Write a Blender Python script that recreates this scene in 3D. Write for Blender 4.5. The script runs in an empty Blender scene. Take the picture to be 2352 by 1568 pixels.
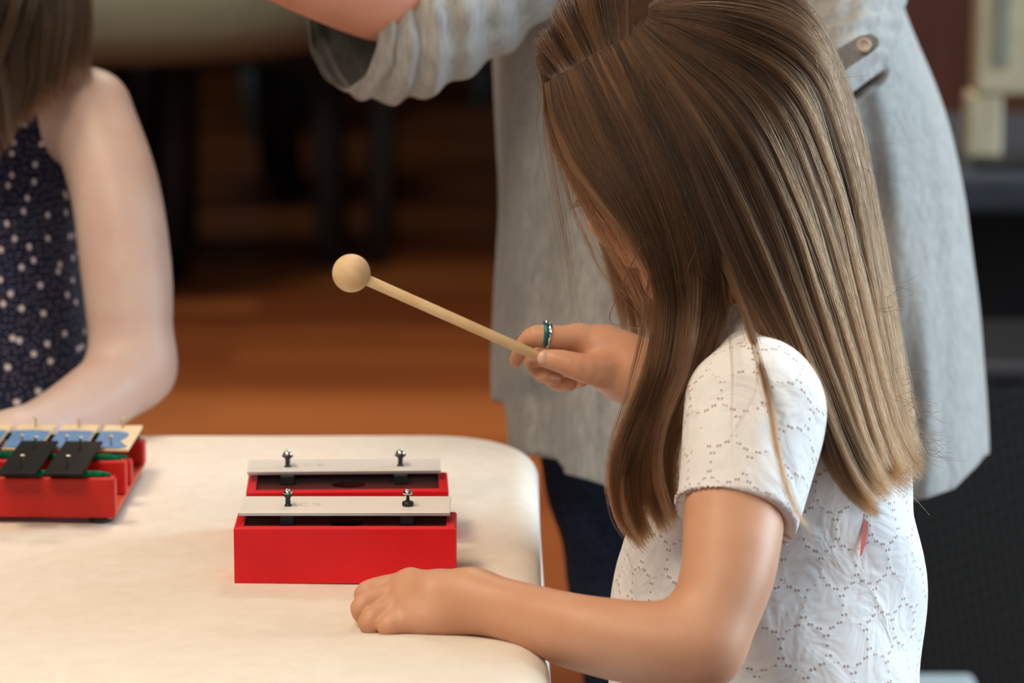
import bpy, bmesh, math, random
import numpy as np
from mathutils import Vector, Matrix
random.seed(7); RNG = np.random.default_rng(11)
SC = bpy.context.scene
COL = SC.collection
# ------------------------------------------------------------------ camera
PITCH = math.radians(12.0); CAMZ = 1.413; FPX = 8400.0
cam_d = bpy.data.cameras.new('camera'); cam = bpy.data.objects.new('camera', cam_d); COL.objects.link(cam)
cam.location = (0, 0, CAMZ); cam.rotation_euler = (math.pi/2 - PITCH, 0, 0)
cam_d.sensor_width = 36.0; cam_d.lens = 36.0*FPX/2352.0
cam_d.dof.use_dof = True; cam_d.dof.focus_distance = 2.50; cam_d.dof.aperture_fstop = 5.6
cam_d.clip_end = 60
SC.camera = cam
SC.view_settings.view_transform = 'Standard'; SC.view_settings.look = 'None'
SC.view_settings.exposure = 0.0; SC.view_settings.gamma = 1.0; SC.view_settings.use_curve_mapping = False
SC.cycles.use_denoising = True
SC.cycles.max_bounces = 6; SC.cycles.diffuse_bounces = 3; SC.cycles.glossy_bounces = 2; SC.cycles.transparent_max_bounces = 8
SC.cycles.sample_clamp_indirect = 6.0
# ------------------------------------------------------------------ light
w = bpy.data.worlds.new('world'); SC.world = w; w.use_nodes = True
w.node_tree.nodes['Background'].inputs[0].default_value = (0.80, 0.88, 1.0, 1)
w.node_tree.nodes['Background'].inputs[1].default_value = 0.0
def area_light(name, loc, target, size, size_y, power, color, spread=180):
    d = bpy.data.lights.new(name, 'AREA'); d.shape = 'RECTANGLE'; d.size = size; d.size_y = size_y
    d.energy = power; d.color = color; d.spread = math.radians(spread)
    o = bpy.data.objects.new(name, d); COL.objects.link(o); o.location = loc
    o.rotation_euler = (Vector(target)-Vector(loc)).to_track_quat('-Z', 'Y').to_euler()
    return o
# daylight through the tall window in the right wall, and through the one behind the camera
area_light('window_daylight', (3.85, 3.4, 1.75), (0.0, 3.3, 0.9), 3.4, 1.9, 210, (0.69, 0.87, 1.0), 160)
area_light('window_daylight_behind', (-0.9, -2.35, 1.95), (0.1, 2.8, 0.7), 2.6, 1.5, 15, (0.86, 0.93, 1.0))
# warm ceiling lamps over the table and the group, then added fill lamps
area_light('ceiling_and_fill_glow', (-0.95, 2.3, 2.93), (-0.45, 2.4, 0.7), 0.9, 0.9, 22, (1.0, 0.80, 0.58), 120)
area_light('ceiling_and_fill_glow', (-0.6, 1.0, 2.93), (0.0, 2.4, 0.7), 0.9, 0.9, 24, (1.0, 0.83, 0.64), 120)
area_light('ceiling_and_fill_glow', (-0.2, 5.5, 2.93), (-0.3, 5.7, 0.0), 0.8, 0.8, 26, (1.0, 0.78, 0.55), 72)  # added lamp, a narrow beam to brighten the visible floor
area_light('ceiling_and_fill_glow', (0.15, 4.4, 2.93), (-0.3, 3.4, 0.6), 0.9, 0.9, 30, (1.0, 0.90, 0.78), 140)  # added lamp for a rim on the fair girl's arm and shoulder
area_light('ceiling_and_fill_glow', (-2.2, 8.2, 2.93), (-1.6, 7.9, 0.0), 0.9, 0.9, 17, (0.95, 0.99, 1.0), 140)  # added cool fill so the far table and chair legs show
# ------------------------------------------------------------------ mapping helpers (pixel of the photo + depth -> place in the room)
cF = np.array([0, math.cos(PITCH), -math.sin(PITCH)]); cU = np.array([0, math.sin(PITCH), math.cos(PITCH)]); cR = np.array([1.0, 0, 0])
CAM = np.array([0, 0, CAMZ])
def P(px, py, d):
    return CAM + d*cF + cR*((px-1176)/FPX*d) - cU*((py-784)/FPX*d)
def T(px, py, z):
    r = cF + cR*((px-1176)/FPX) - cU*((py-784)/FPX)
    return CAM + r*((z-CAMZ)/r[2])
def V(p): return Vector((float(p[0]), float(p[1]), float(p[2])))
def N(v):
    v = np.asarray(v, float); return v/np.linalg.norm(v)
# ------------------------------------------------------------------ objects helpers
def link(name, me, mats, parent=None, smooth=False):
    o = bpy.data.objects.new(name, me); COL.objects.link(o)
    for m in (mats if isinstance(mats, (list, tuple)) else [mats]): me.materials.append(m)
    if parent is not None: o.parent = parent
    if smooth: me.polygons.foreach_set('use_smooth', np.ones(len(me.polygons), bool))
    return o
def obj(name, bm, mats, parent=None, smooth=False):
    me = bpy.data.meshes.new(name); bm.normal_update(); bm.to_mesh(me); bm.free()
    return link(name, me, mats, parent, smooth)
def empty(name, loc, rz=0):
    o = bpy.data.objects.new(name, None); COL.objects.link(o); o.location = loc; o.rotation_euler = (0, 0, rz); o.empty_display_size = .05
    return o
def tag(o, label, cat, group=None, kind=None):
    o['label'] = label; o['category'] = cat
    if group: o['group'] = group
    if kind: o['kind'] = kind
    return o
def struct(o): o['kind'] = 'structure'; return o
def bbox(bm, x0, x1, y0, y1, z0, z1, bev=0.0, seg=2):
    r = bmesh.ops.create_cube(bm, size=1.0)
    for v in r['verts']:
        v.co = Vector(((x0+x1)/2 + v.co.x*(x1-x0), (y0+y1)/2 + v.co.y*(y1-y0), (z0+z1)/2 + v.co.z*(z1-z0)))
    if bev > 0:
        es = list({e for v in r['verts'] for e in v.link_edges})
        bmesh.ops.bevel(bm, geom=es, offset=bev, segments=seg, profile=0.5, affect='EDGES')
    return bm
def box(name, x0, x1, y0, y1, z0, z1, m, parent=None, bev=0.0, seg=2):
    bm = bmesh.new(); bbox(bm, x0, x1, y0, y1, z0, z1, bev, seg); return obj(name, bm, m, parent)
def tube(bm, pts, radii, n=12, caps=True):
    pts = [V(p) for p in pts]; rings = []
    up = Vector((0, 0, 1))
    for i, p in enumerate(pts):
        t = (pts[min(i+1, len(pts)-1)]-pts[max(i-1, 0)]).normalized()
        if i == 0:
            a = t.cross(up if abs(t.z) < .95 else Vector((1, 0, 0))).normalized()
        else:
            a = (a - t*a.dot(t)).normalized()
        b = t.cross(a)
        r = radii[i] if hasattr(radii, '__len__') else radii
        rings.append([bm.verts.new(p + (a*math.cos(2*math.pi*k/n)+b*math.sin(2*math.pi*k/n))*r) for k in range(n)])
    for i in range(len(rings)-1):
        for k in range(n):
            bm.faces.new((rings[i][k], rings[i][(k+1) % n], rings[i+1][(k+1) % n], rings[i+1][k]))
    if caps:
        bm.faces.new(list(reversed(rings[0]))); bm.faces.new(rings[-1])
    bmesh.ops.recalc_face_normals(bm, faces=bm.faces)
    return bm
def lathe(bm, prof, c=(0, 0, 0), n=24, axis=None):
    """prof = [(r,z)...]; axis = optional unit direction of +z"""
    M = Matrix.Identity(3) if axis is None else V(axis).to_track_quat('Z', 'Y').to_matrix()
    c = V(c); rings = []
    for r, z in prof:
        if r < 1e-6: rings.append([bm.verts.new(c + M @ Vector((0, 0, z)))])
        else: rings.append([bm.verts.new(c + M @ Vector((r*math.cos(2*math.pi*k/n), r*math.sin(2*math.pi*k/n), z))) for k in range(n)])
    for a, b in zip(rings[:-1], rings[1:]):
        for k in range(n):
            f = [a[k % len(a)], a[(k+1) % len(a)], b[(k+1) % len(b)], b[k % len(b)]]
            u = []
            for v in f:
                if v not in u: u.append(v)
            if len(u) > 2: bm.faces.new(u)
    bmesh.ops.recalc_face_normals(bm, faces=bm.faces)
    return bm
def copy_tree(o, parent=None):
    c = o.copy(); COL.objects.link(c); c.parent = parent
    for ch in list(o.children): copy_tree(ch, c)
    return c
# ------------------------------------------------------------------ node helper
class G:
    """small wrapper for shader node graphs"""
    def __init__(s, name):
        s.m = bpy.data.materials.new(name); s.m.use_nodes = True; s.t = s.m.node_tree; s.t.nodes.clear()
        s.out = s.t.nodes.new('ShaderNodeOutputMaterial')
    def n(s, typ, ins=None, **kw):
        nd = s.t.nodes.new(typ)
        for k, v in kw.items(): setattr(nd, k, v)
        for k, v in (ins or {}).items(): s.set(nd.inputs[k], v)
        return nd
    def set(s, sock, v):
        if isinstance(v, bpy.types.NodeSocket): s.t.links.new(v, sock)
        elif isinstance(v, (tuple, list)) and len(v) == 3 and sock.type == 'RGBA': sock.default_value = (*v, 1)
        else: sock.default_value = v
    def m2(s, op, a, b=None, c=None):
        nd = s.t.nodes.new('ShaderNodeMath'); nd.operation = op
        for i, v in enumerate((a, b, c)):
            if v is not None: s.set(nd.inputs[i], v)
        return nd.outputs[0]
    def coord(s, kind='Object'): return s.n('ShaderNodeTexCoord').outputs[kind]
    def mapping(s, vec, scale=(1, 1, 1), rot=(0, 0, 0), loc=(0, 0, 0)):
        return s.n('ShaderNodeMapping', {'Vector': vec, 'Scale': scale, 'Rotation': rot, 'Location': loc}).outputs[0]
    def noise(s, vec, scale, detail=3, rough=.5, dist=0):
        return s.n('ShaderNodeTexNoise', {'Vector': vec, 'Scale': scale, 'Detail': detail, 'Roughness': rough, 'Distortion': dist}).outputs[0]
    def ramp(s, fac, stops, interp='LINEAR'):
        nd = s.t.nodes.new('ShaderNodeValToRGB'); s.set(nd.inputs[0], fac); cr = nd.color_ramp; cr.interpolation = interp
        while len(cr.elements) < len(stops): cr.elements.new(.5)
        for e, (p, c) in zip(cr.elements, stops):
            e.position = p; e.color = (*c, 1) if len(c) == 3 else c
        return nd.outputs[0]
    def mix(s, fac, a, b, mode='MIX'):
        nd = s.t.nodes.new('ShaderNodeMix'); nd.data_type = 'RGBA'; nd.blend_type = mode
        s.set(nd.inputs[0], fac); s.set(nd.inputs[6], a if isinstance(a, bpy.types.NodeSocket) else (*a, 1)); s.set(nd.inputs[7], b if isinstance(b, bpy.types.NodeSocket) else (*b, 1))
        return nd.outputs[2]
    def bump(s, h, strength=.3, dist=.001, normal=None):
        ins = {'Height': h, 'Strength': strength, 'Distance': dist}
        if normal is not None: ins['Normal'] = normal
        return s.n('ShaderNodeBump', ins).outputs[0]
    def principled(s, **kw):
        names = {'base': 'Base Color', 'rough': 'Roughness', 'metal': 'Metallic', 'normal': 'Normal', 'spec': 'Specular IOR Level',
                 'sss': 'Subsurface Weight', 'sssr': 'Subsurface Radius', 'ssss': 'Subsurface Scale', 'coat': 'Coat Weight', 'sheen': 'Sheen Weight', 'emit': 'Emission Color', 'emits': 'Emission Strength', 'trans': 'Transmission Weight', 'sheenr': 'Sheen Roughness'}
        nd = s.n('ShaderNodeBsdfPrincipled', {names[k]: v for k, v in kw.items()})
        s.t.links.new(nd.outputs[0], s.out.inputs[0]); return s.m
def plain(name, c, rough=.5, metal=0, spec=.5, var=.08, scale=30, bump=0.0, bscale=200, **kw):
    g = G(name); co = g.coord(); f = g.noise(co, scale, 3)
    lo = tuple(max(0, x*(1-var)) for x in c); hi = tuple(min(1, x*(1+var)) for x in c)
    base = g.ramp(f, [(.3, lo), (.7, hi)])
    a = dict(base=base, rough=rough, metal=metal, spec=spec, **kw)
    if bump: a['normal'] = g.bump(g.noise(co, bscale, 2), bump, .001)
    return g.principled(**a)
# ------------------------------------------------------------------ materials
def skin_mat(name, c, blotch, scalp=None):
    g = G(name); co = g.coord()
    f = g.noise(co, 28, 3); base = g.mix(g.ramp(f, [(.35, (0, 0, 0)), (.75, (.75, .75, .75))]), c, blotch)
    fine = g.noise(co, 900, 2); nrm = g.bump(fine, .10, .0005)
    return g.principled(base=base, rough=.46, spec=.38, sss=.28, sssr=(1.0, .35, .18), ssss=.006, normal=nrm)
M_SKIN = skin_mat('skin_of_the_tanned_girl', (.66, .36, .225), (.60, .29, .17))
M_SKINF = skin_mat('skin_of_the_fair_girl', (.68, .52, .46), (.64, .43, .37))
M_SKINW = skin_mat('skin_of_the_woman', (.66, .31, .21), (.60, .25, .16))
M_NAIL = plain('finger_nail', (.80, .50, .40), .3, 0, .5, .04, sss=.2, ssss=.003)
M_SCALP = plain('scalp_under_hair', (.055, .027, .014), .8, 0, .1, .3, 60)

def dist_frac(g, uv, cell):
    pass
def eyelet_mat():
    """white cotton: hexagonally set circles stitched round with little oblong holes"""
    g = G('white_eyelet_cotton'); uv = g.n('ShaderNodeUVMap', uv_map='UVMap').outputs[0]
    wob = g.n('ShaderNodeTexNoise', {'Vector': uv, 'Scale': 14.0, 'Detail': 0.0})
    wv = g.n('ShaderNodeVectorMath', {0: wob.outputs['Color'], 1: (.5, .5, .5)}, operation='SUBTRACT').outputs[0]
    wv = g.n('ShaderNodeVectorMath', {0: wv, 'Scale': .008}, operation='SCALE').outputs[0]
    p = g.n('ShaderNodeVectorMath', {0: uv, 1: wv}, operation='ADD').outputs[0]
    sep = g.n('ShaderNodeSeparateXYZ', {0: p}); x, y = sep.outputs[0], sep.outputs[1]
    CX, CY = .0285, .0285*1.732
    def lattice(ox, oy):
        fx = g.m2('MULTIPLY', g.m2('SUBTRACT', g.m2('FRACT', g.m2('ADD', g.m2('DIVIDE', x, CX), ox)), .5), CX)
        fy = g.m2('MULTIPLY', g.m2('SUBTRACT', g.m2('FRACT', g.m2('ADD', g.m2('DIVIDE', y, CY), oy)), .5), CY)
        r = g.m2('SQRT', g.m2('ADD', g.m2('MULTIPLY', fx, fx), g.m2('MULTIPLY', fy, fy)))
        th = g.m2('ARCTAN2', fy, fx)
        ring = g.m2('SUBTRACT', 1.0, g.m2('MULTIPLY', g.m2('ABSOLUTE', g.m2('SUBTRACT', r, .01425)), 1/.0015))   # >0 in hole band
        ang = g.m2('SUBTRACT', g.m2('COSINE', g.m2('MULTIPLY', th, 14.0)), .38)
        hole = g.m2('MULTIPLY', g.m2('MAXIMUM', ring, 0), g.m2('MAXIMUM', ang, 0))
        emb = g.m2('SUBTRACT', 1.0, g.m2('MULTIPLY', g.m2('ABSOLUTE', g.m2('SUBTRACT', r, .01425)), 1/.0030))
        return hole, g.m2('MAXIMUM', emb, 0)
    h1, e1 = lattice(0, 0); h2, e2 = lattice(.5, .5)
    hole = g.m2('MAXIMUM', h1, h2); emb = g.m2('MAXIMUM', e1, e2)
    gate = g.ramp(g.noise(uv, 55, 2), [(.36, (0, 0, 0)), (.50, (1, 1, 1))])
    mask = g.ramp(g.m2('MULTIPLY', hole, gate), [(.08, (0, 0, 0)), (.34, (1, 1, 1))])
    base = g.mix(mask, g.mix(g.m2('MULTIPLY', emb, .3), (.87, .87, .88), (.90, .90, .90)), (.50, .39, .37))  # hole tone paints in the skin and shadow behind the cloth
    co = g.coord(); wr = g.noise(co, 26, 3, .55, .6)
    b0 = g.bump(wr, .6, .010)
    b1 = g.bump(emb, .22, .0010, b0)
    b2 = g.bump(g.noise(uv, 900, 1), .12, .0004, b1)
    return g.principled(base=base, rough=.85, spec=.2, sheen=.15, normal=b2, sss=.12, ssss=.004, sssr=(1, .9, .8))
M_SHIRT = eyelet_mat()
M_HEM = plain('white_cotton_hem', (.82, .81, .81), .85, 0, .2, .03, 40, .4, 400)
def heather(name, c1, c2, c3):
    g = G(name); co = g.coord()
    f = g.noise(g.mapping(co, (1, 1, .18)), 260, 4, .7); base = g.ramp(f, [(.3, c1), (.55, c2), (.75, c3)])
    big = g.noise(g.mapping(co, (1, 1, .25)), 9, 3, .5, .4)
    n1 = g.bump(big, .55, .02); n2 = g.bump(f, .25, .0008, n1)
    return g.principled(base=base, rough=.9, spec=.15, sheen=.3, normal=n2)
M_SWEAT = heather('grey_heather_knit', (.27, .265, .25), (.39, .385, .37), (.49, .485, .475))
M_SWEATSHADE = heather('grey_heather_knit_shaded_inside', (.035, .033, .03), (.055, .052, .047), (.075, .07, .065))  # same knit darkened: the shade inside the sleeve is in the colour
M_DENIM = plain('dark_blue_denim', (.018, .028, .055), .85, 0, .2, .35, 160, .3, 700)
def dots_mat():
    g = G('navy_dotted_cotton'); uv = g.n('ShaderNodeUVMap', uv_map='UVMap').outputs[0]
    def dots(scale, rnd, lo, hi, col):
        v = g.n('ShaderNodeTexVoronoi', {'Vector': uv, 'Scale': scale, 'Randomness': rnd}, voronoi_dimensions='2D')
        return g.ramp(v.outputs['Distance'], [(lo, (1, 1, 1)), (hi, (0, 0, 0))])
    a = dots(190, .7, .07, .17, 0); b = dots(50, .95, .10, .15, 0)
    c = g.mix(g.m2('MULTIPLY', a, .75), (.012, .016, .045), (.42, .40, .50)); c = g.mix(b, c, (.72, .66, .72))
    return g.principled(base=c, rough=.85, spec=.2, sheen=.1)
M_DOTS = dots_mat()
M_NAVY = plain('navy_binding', (.012, .016, .04), .8, 0, .2)
def hair_mat(name, c_dark, c_light, rough=.27):
    g = G(name); hi = g.n('ShaderNodeHairInfo')
    co = g.coord(); lock = g.noise(g.mapping(co, (1, 1, .25)), 38, 3, .6)
    f = g.m2('MULTIPLY_ADD', hi.outputs['Random'], .55, g.m2('MULTIPLY', lock, .5))
    at = g.n('ShaderNodeAttribute', attribute_name='lock')
    f = g.m2('ADD', g.m2('MULTIPLY', f, .35), g.m2('MULTIPLY', at.outputs['Fac'], .65))
    c = g.ramp(f, [(.18, c_dark), (.5, tuple((a_*.65+b_*.35) for a_, b_ in zip(c_dark, c_light))), (.82, c_light)])
    tip = g.m2('POWER', hi.outputs['Intercept'], 3.0)
    c = g.mix(g.m2('MULTIPLY', tip, .3), c, tuple(min(1, x*k_) for x, k_ in zip(c_light, (2.2, 1.9, 1.5))))
    nd = g.n('ShaderNodeBsdfHairPrincipled', {'Roughness': rough, 'Radial Roughness': .45, 'Random Roughness': .3})
    nd.parametrization = 'COLOR'; g.set(nd.inputs['Color'], c); nd.inputs['Coat'].default_value = .0; nd.inputs['IOR'].default_value = 1.38
    g.t.links.new(nd.outputs[0], g.out.inputs[0]); return g.m
M_HAIR = hair_mat('brown_hair', (.004, .0018, .0008), (.112, .050, .0215))
M_HAIR2 = hair_mat('brown_hair_of_the_fair_girl', (.006, .003, .0016), (.060, .036, .021))
M_RED = plain('red_painted_wood', (.74, .010, .018), .42, 0, .28, .10, 14, .08, 300)
M_RED2 = plain('red_orange_painted_wood', (.52, .016, .010), .45, 0, .3, .12, 14, .1, 300)
M_REDEDGE = plain('worn_red_edge', (.62, .10, .045), .5, 0, .4, .3, 120)
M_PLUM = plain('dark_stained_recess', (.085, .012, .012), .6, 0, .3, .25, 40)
M_BAR = plain('white_enamelled_metal', (.93, .90, .86), .32, 0, .5, .02)
M_BAREDGE = plain('bare_aluminium_edge', (.55, .62, .66), .35, .6, .5, .03)
M_PENCIL = plain('pencil_mark', (.50, .46, .42), .8)
M_RUBBER = plain('black_rubber', (.012, .014, .014), .45, 0, .5)
M_STEEL = plain('nickel_steel', (.75, .73, .70), .18, 1, .5, .05)
M_BRASS = plain('pale_pin_metal', (.72, .62, .50), .3, .8, .5, .1)
M_FELT = plain('green_felt', (.005, .13, .055), .95, 0, .1, .35, 220, .6, 900)
M_BLACKBAR = plain('black_enamelled_metal', (.003, .0033, .0035), .5, 0, .2, .5, 50)
M_CREAMBAR = plain('cream_enamelled_metal', (.86, .68, .44), .4, 0, .5, .03)
M_TAPE = plain('blue_tape', (.12, .25, .50), .5, 0, .4, .14, 60)
def wood_mat(name, c1, c2, sc=(1, 1, 1), scale=18, rough=.5, spec=.4):
    g = G(name); co = g.mapping(g.coord(), sc); f = g.noise(co, scale, 5, .6, .8)
    return g.principled(base=g.ramp(f, [(.3, c1), (.7, c2)]), rough=rough, spec=spec, normal=g.bump(f, .08, .0006))
M_BALL = wood_mat('pale_turned_wood', (.72, .48, .25), (.82, .63, .40), (1, 3, 1), 45)
M_STICK = wood_mat('pale_dowel_wood', (.70, .48, .24), (.80, .61, .36), (1, 1, 1), 60)
M_BASE = wood_mat('red_base_board', (.50, .05, .02), (.62, .10, .04), (1, 1, 1), 40)
M_RING = plain('teal_band', (.01, .16, .20), .3, .3, .5, .25, 300)
M_SILVER = plain('silver', (.85, .86, .9), .12, 1, .5)
def cloth_mat():
    g = G('cream_tablecloth'); co = g.coord()
    weave = g.noise(g.mapping(co, (1, 2.2, 1)), 1500, 2); mottle = g.noise(co, 60, 4, .6)
    base = g.ramp(mottle, [(.3, (.78, .70, .60)), (.7, (.84, .77, .68))])
    wr = g.noise(g.mapping(co, (1.2, 1, 1), (0, 0, .5)), 5, 3, .5, 1.2)
    n1 = g.bump(wr, .35, .012); n2 = g.bump(weave, .25, .0003, n1)
    return g.principled(base=base, rough=.75, spec=.25, sheen=.15, normal=n2, sss=.0)
M_CLOTH = cloth_mat()
M_GREYPLASTIC = plain('grey_plastic', (.23, .26, .215), .5, 0, .35, .06)
M_BLACK = plain('matte_black', (.012, .012, .014), .5, 0, .4)
M_BLACKMETAL = plain('black_metal', (.045, .046, .052), .6, 0, .3)
M_BLUEGREY = plain('blue_grey_metal', (.22, .38, .50), .5, .1, .4)
M_CREAM = plain('aged_cream_paint', (.50, .44, .30), .5, 0, .3, .1)
M_CREAM2 = plain('grey_inlay', (.24, .25, .20), .5, 0, .3, .1)
M_WHITEPLASTIC = plain('white_plastic', (.42, .50, .55), .4, 0, .4, .04)
M_DARKTOP = plain('dark_grey_laminate', (.035, .04, .05), .6, 0, .2, .1)
M_WALL = wood_mat('brown_panelled_wall', (.055, .013, .005), (.095, .024, .009), (6, 6, .5), 2.2, .6, .3)
M_PLASTER = plain('off_white_plaster', (.62, .58, .50), .9, 0, .2)
def floor_mat():
    g = G('red_brown_wood_floor'); co = g.coord()
    br = g.n('ShaderNodeTexBrick', {'Vector': g.mapping(co, (1, 1, 1), (0, 0, .03)), 'Scale': 1.0, 'Brick Width': 1.9, 'Row Height': .115, 'Mortar Size': .0015, 'Bias': 0.0,
                                    'Color1': (.0, .0, .0), 'Color2': (1, 1, 1), 'Mortar': (.3, .3, .3)}, offset=.37)
    gr = g.noise(g.mapping(co, (.5, 9, 1)), 3.4, 5, .6, .4)
    f = g.m2('ADD', g.m2('MULTIPLY', br.outputs[0], .42), g.m2('MULTIPLY', gr, .62))
    base = g.ramp(f, [(.18, (.09, .022, .007)), (.5, (.185, .056, .017)), (.85, (.33, .125, .038))])
    return g.principled(base=base, rough=.42, spec=.35, normal=g.bump(gr, .05, .001))
M_FLOOR = floor_mat()
def grille_mat():
    g = G('carbon_speaker_mesh'); co = g.coord()
    v = g.n('ShaderNodeTexVoronoi', {'Vector': g.mapping(co, (1, 0, .6), (0, .25, 0)), 'Scale': 95.0, 'Randomness': 0.0})
    c = g.ramp(v.outputs['Distance'], [(.25, (.004, .006, .007)), (.5, (.030, .040, .044))])
    return g.principled(base=c, rough=.45, spec=.4, normal=g.bump(v.outputs['Distance'], .4, .002))
M_GRILLE = grille_mat()
# ------------------------------------------------------------------ signed distance bodies, polygonised as ONE surface
class SDF:
    def __init__(s): s.p = []
    def cap(s, a, b, ra, rb, k=.01, n=None, f=1.0, op='u'):
        s.p.append(('c', np.asarray(a, float), np.asarray(b, float), ra, rb, k, None if n is None else N(n), f, op)); return s
    def chain(s, pts, rs, k=.008, n=None, f=1.0):
        Q = np.c_[np.asarray(pts, float), np.asarray(rs, float)]; P0 = np.vstack([2*Q[0]-Q[1], Q, 2*Q[-1]-Q[-2]]); out = []
        for i in range(len(Q)-1):
            a, b, c, d = P0[i:i+4]
            for u in np.linspace(0, 1, int(np.clip(np.linalg.norm(c[:3]-b[:3])/.007, 3, 22)), endpoint=False): out.append(.5*((2*b)+(-a+c)*u+(2*a-5*b+4*c-d)*u*u+(-a+3*b-3*c+d)*u**3))
        out.append(Q[-1]); out = np.array(out); out[:, 3] = np.clip(out[:, 3], min(rs)*.9, max(rs)*1.05)
        s.p.append(('h', out[:, :3], out[:, 3], None, None, k, None if n is None else N(n), f, 'u')); return s
    def ell(s, c, r, R=None, k=.01, op='u'):
        s.p.append(('e', np.asarray(c, float), np.asarray(r, float), None if R is None else np.asarray(R, float), None, k, None, 1, op)); return s
    def plane(s, c, n, k=.002):            # keep the side where (p-c).n < 0
        s.p.append(('p', np.asarray(c, float), N(n), None, None, k, None, 1, 'i')); return s
    @staticmethod
    def d1(q, X):
        t = q[0]
        if t == 'c':
            a, b = q[1], q[2]; ba = b-a; pa = X-a; L = ba@ba
            h = np.clip((pa@ba)/L, 0, 1) if L > 1e-12 else np.zeros(len(X))
            v = pa - h[:, None]*ba; r = q[3] + (q[4]-q[3])*h
            if q[6] is not None:
                v = v + (v@q[6])[:, None]*(1/q[7]-1)*q[6]
                return (np.linalg.norm(v, axis=1)-r)*min(1, q[7])
            return np.sqrt(np.einsum('ij,ij->i', v, v))-r
        if t == 'h':
            best = None; seg = range(len(q[1])-1)
            if len(X) > 40 and len(q[1]) > 6:
                cX = (X[0]+X[-1]+X[len(X)//2])/3; w_ = X-cX; rX = math.sqrt(np.einsum('ij,ij->i', w_, w_).max())
                A_ = q[1][:-1]; B_ = q[1][1:]-A_; W_ = cX-A_; L_ = np.maximum(np.einsum('ij,ij->i', B_, B_), 1e-12)
                h_ = np.minimum(np.maximum(np.einsum('ij,ij->i', W_, B_)/L_, 0), 1); V_ = W_-B_*h_[:, None]; n_ = np.sqrt(np.einsum('ij,ij->i', V_, V_))
                f_ = min(1, q[7]) if q[6] is not None else 1.0; r_ = np.maximum(q[2][:-1], q[2][1:])
                lim = (n_/f_-np.minimum(q[2][:-1], q[2][1:])).min()+2.05*rX/f_
                seg = np.flatnonzero(n_*f_-r_ <= lim)
            for i in seg:
                a, b = q[1][i], q[1][i+1]; ba = b-a; pa = X-a; L = max(ba@ba, 1e-12)
                h = np.minimum(np.maximum((pa@ba)/L, 0), 1); v = pa - h[:, None]*ba; r = q[2][i] + (q[2][i+1]-q[2][i])*h
                if q[6] is not None:
                    v = v + (v@q[6])[:, None]*(1/q[7]-1)*q[6]; d = (np.linalg.norm(v, axis=1)-r)*min(1, q[7])
                else: d = np.sqrt(np.einsum('ij,ij->i', v, v))-r
                best = d if best is None else np.minimum(best, d)
            return best
        if t == 'e':
            v = X-q[1]
            if q[3] is not None: v = v@q[3].T
            k0 = np.linalg.norm(v/q[2], axis=1); k1 = np.linalg.norm(v/q[2]**2, axis=1)
            return k0*(k0-1)/np.maximum(k1, 1e-9)
        return (X-q[1])@q[2]
    def ev(s, X, sel=None):
        d = np.full(len(X), 10.0)
        for i, q in enumerate(s.p):
            if sel is not None and not sel[i]: continue
            e = s.d1(q, X); k = q[5]
            if q[8] == 'u':
                h = np.clip(.5+.5*(d-e)/k, 0, 1); d = d*(1-h)+e*h - k*h*(1-h)
            elif q[8] == 's':
                h = np.clip(.5-.5*(d+e)/k, 0, 1); d = d*(1-h) + (-e)*h + k*h*(1-h)
            else:
                h = np.clip(.5-.5*(d-e)/k, 0, 1); d = d*(1-h)+e*h + k*h*(1-h)
        return d
    def bounds(s):
        lo = np.full(3, 9e9); hi = -lo
        for q in s.p:
            if q[8] != 'u': continue
            if q[0] == 'c':
                r = max(q[3], q[4])*max(1, q[7]) + .004; pts = [q[1]-r, q[1]+r, q[2]-r, q[2]+r]
            elif q[0] == 'h': r = q[2].max()+.006; pts = [q[1].min(0)-r, q[1].max(0)+r]
            else: r = max(q[2])+.004; pts = [q[1]-r, q[1]+r]
            for p in pts: lo = np.minimum(lo, p); hi = np.maximum(hi, p)
        return lo, hi
    def mesh(s, h, disp=None):
        B = 20; lo, hi = s.bounds(); nb = np.ceil((hi-lo)/(h*B)).astype(int)+1
        lo = lo - h*1.5; R = B*h*math.sqrt(3)/2
        ii = np.stack(np.meshgrid(*[np.arange(n) for n in nb], indexing='ij'), -1).reshape(-1, 3)
        cen = lo + (ii+.5)*B*h
        act = np.abs(s.ev(cen)) < 1.9*R
        D = np.stack([s.d1(q, cen[act]) for q in s.p], 1)
        o = np.arange(B+1); gx, gy, gz = np.meshgrid(o, o, o, indexing='ij'); loc = np.stack([gx, gy, gz], -1).reshape(-1, 3)
        NN = np.array(nb)*B+3
        key = lambda a: (a[:, 0].astype(np.int64)*NN[1]+a[:, 1])*NN[2]+a[:, 2]
        VC, VP, E = [], [], [[], [], []]
        for bi, drow in zip(ii[act], D):
            sel = [(q[8] != 'u' and (dr < 1.6*R+.05)) or (dr < 1.5*R+q[5]) for q, dr in zip(s.p, drow)]
            if not any(sel): continue
            base = bi*B; F = s.ev(lo+(base+loc)*h, sel).reshape(B+1, B+1, B+1)
            S = F < 0
            if S.all() or not S.any(): continue
            c = [F[a:B+a, b:B+b, d:B+d] for a in (0, 1) for b in (0, 1) for d in (0, 1)]
            cs = sum((x < 0).astype(int) for x in c); m = (cs > 0) & (cs < 8)
            idx = np.argwhere(m)
            acc = np.zeros((len(idx), 3)); cnt = np.zeros(len(idx))
            cv = np.stack([x[m] for x in c], 1); corner = np.array([(a, b, d) for a in (0, 1) for b in (0, 1) for d in (0, 1)], float)
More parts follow.
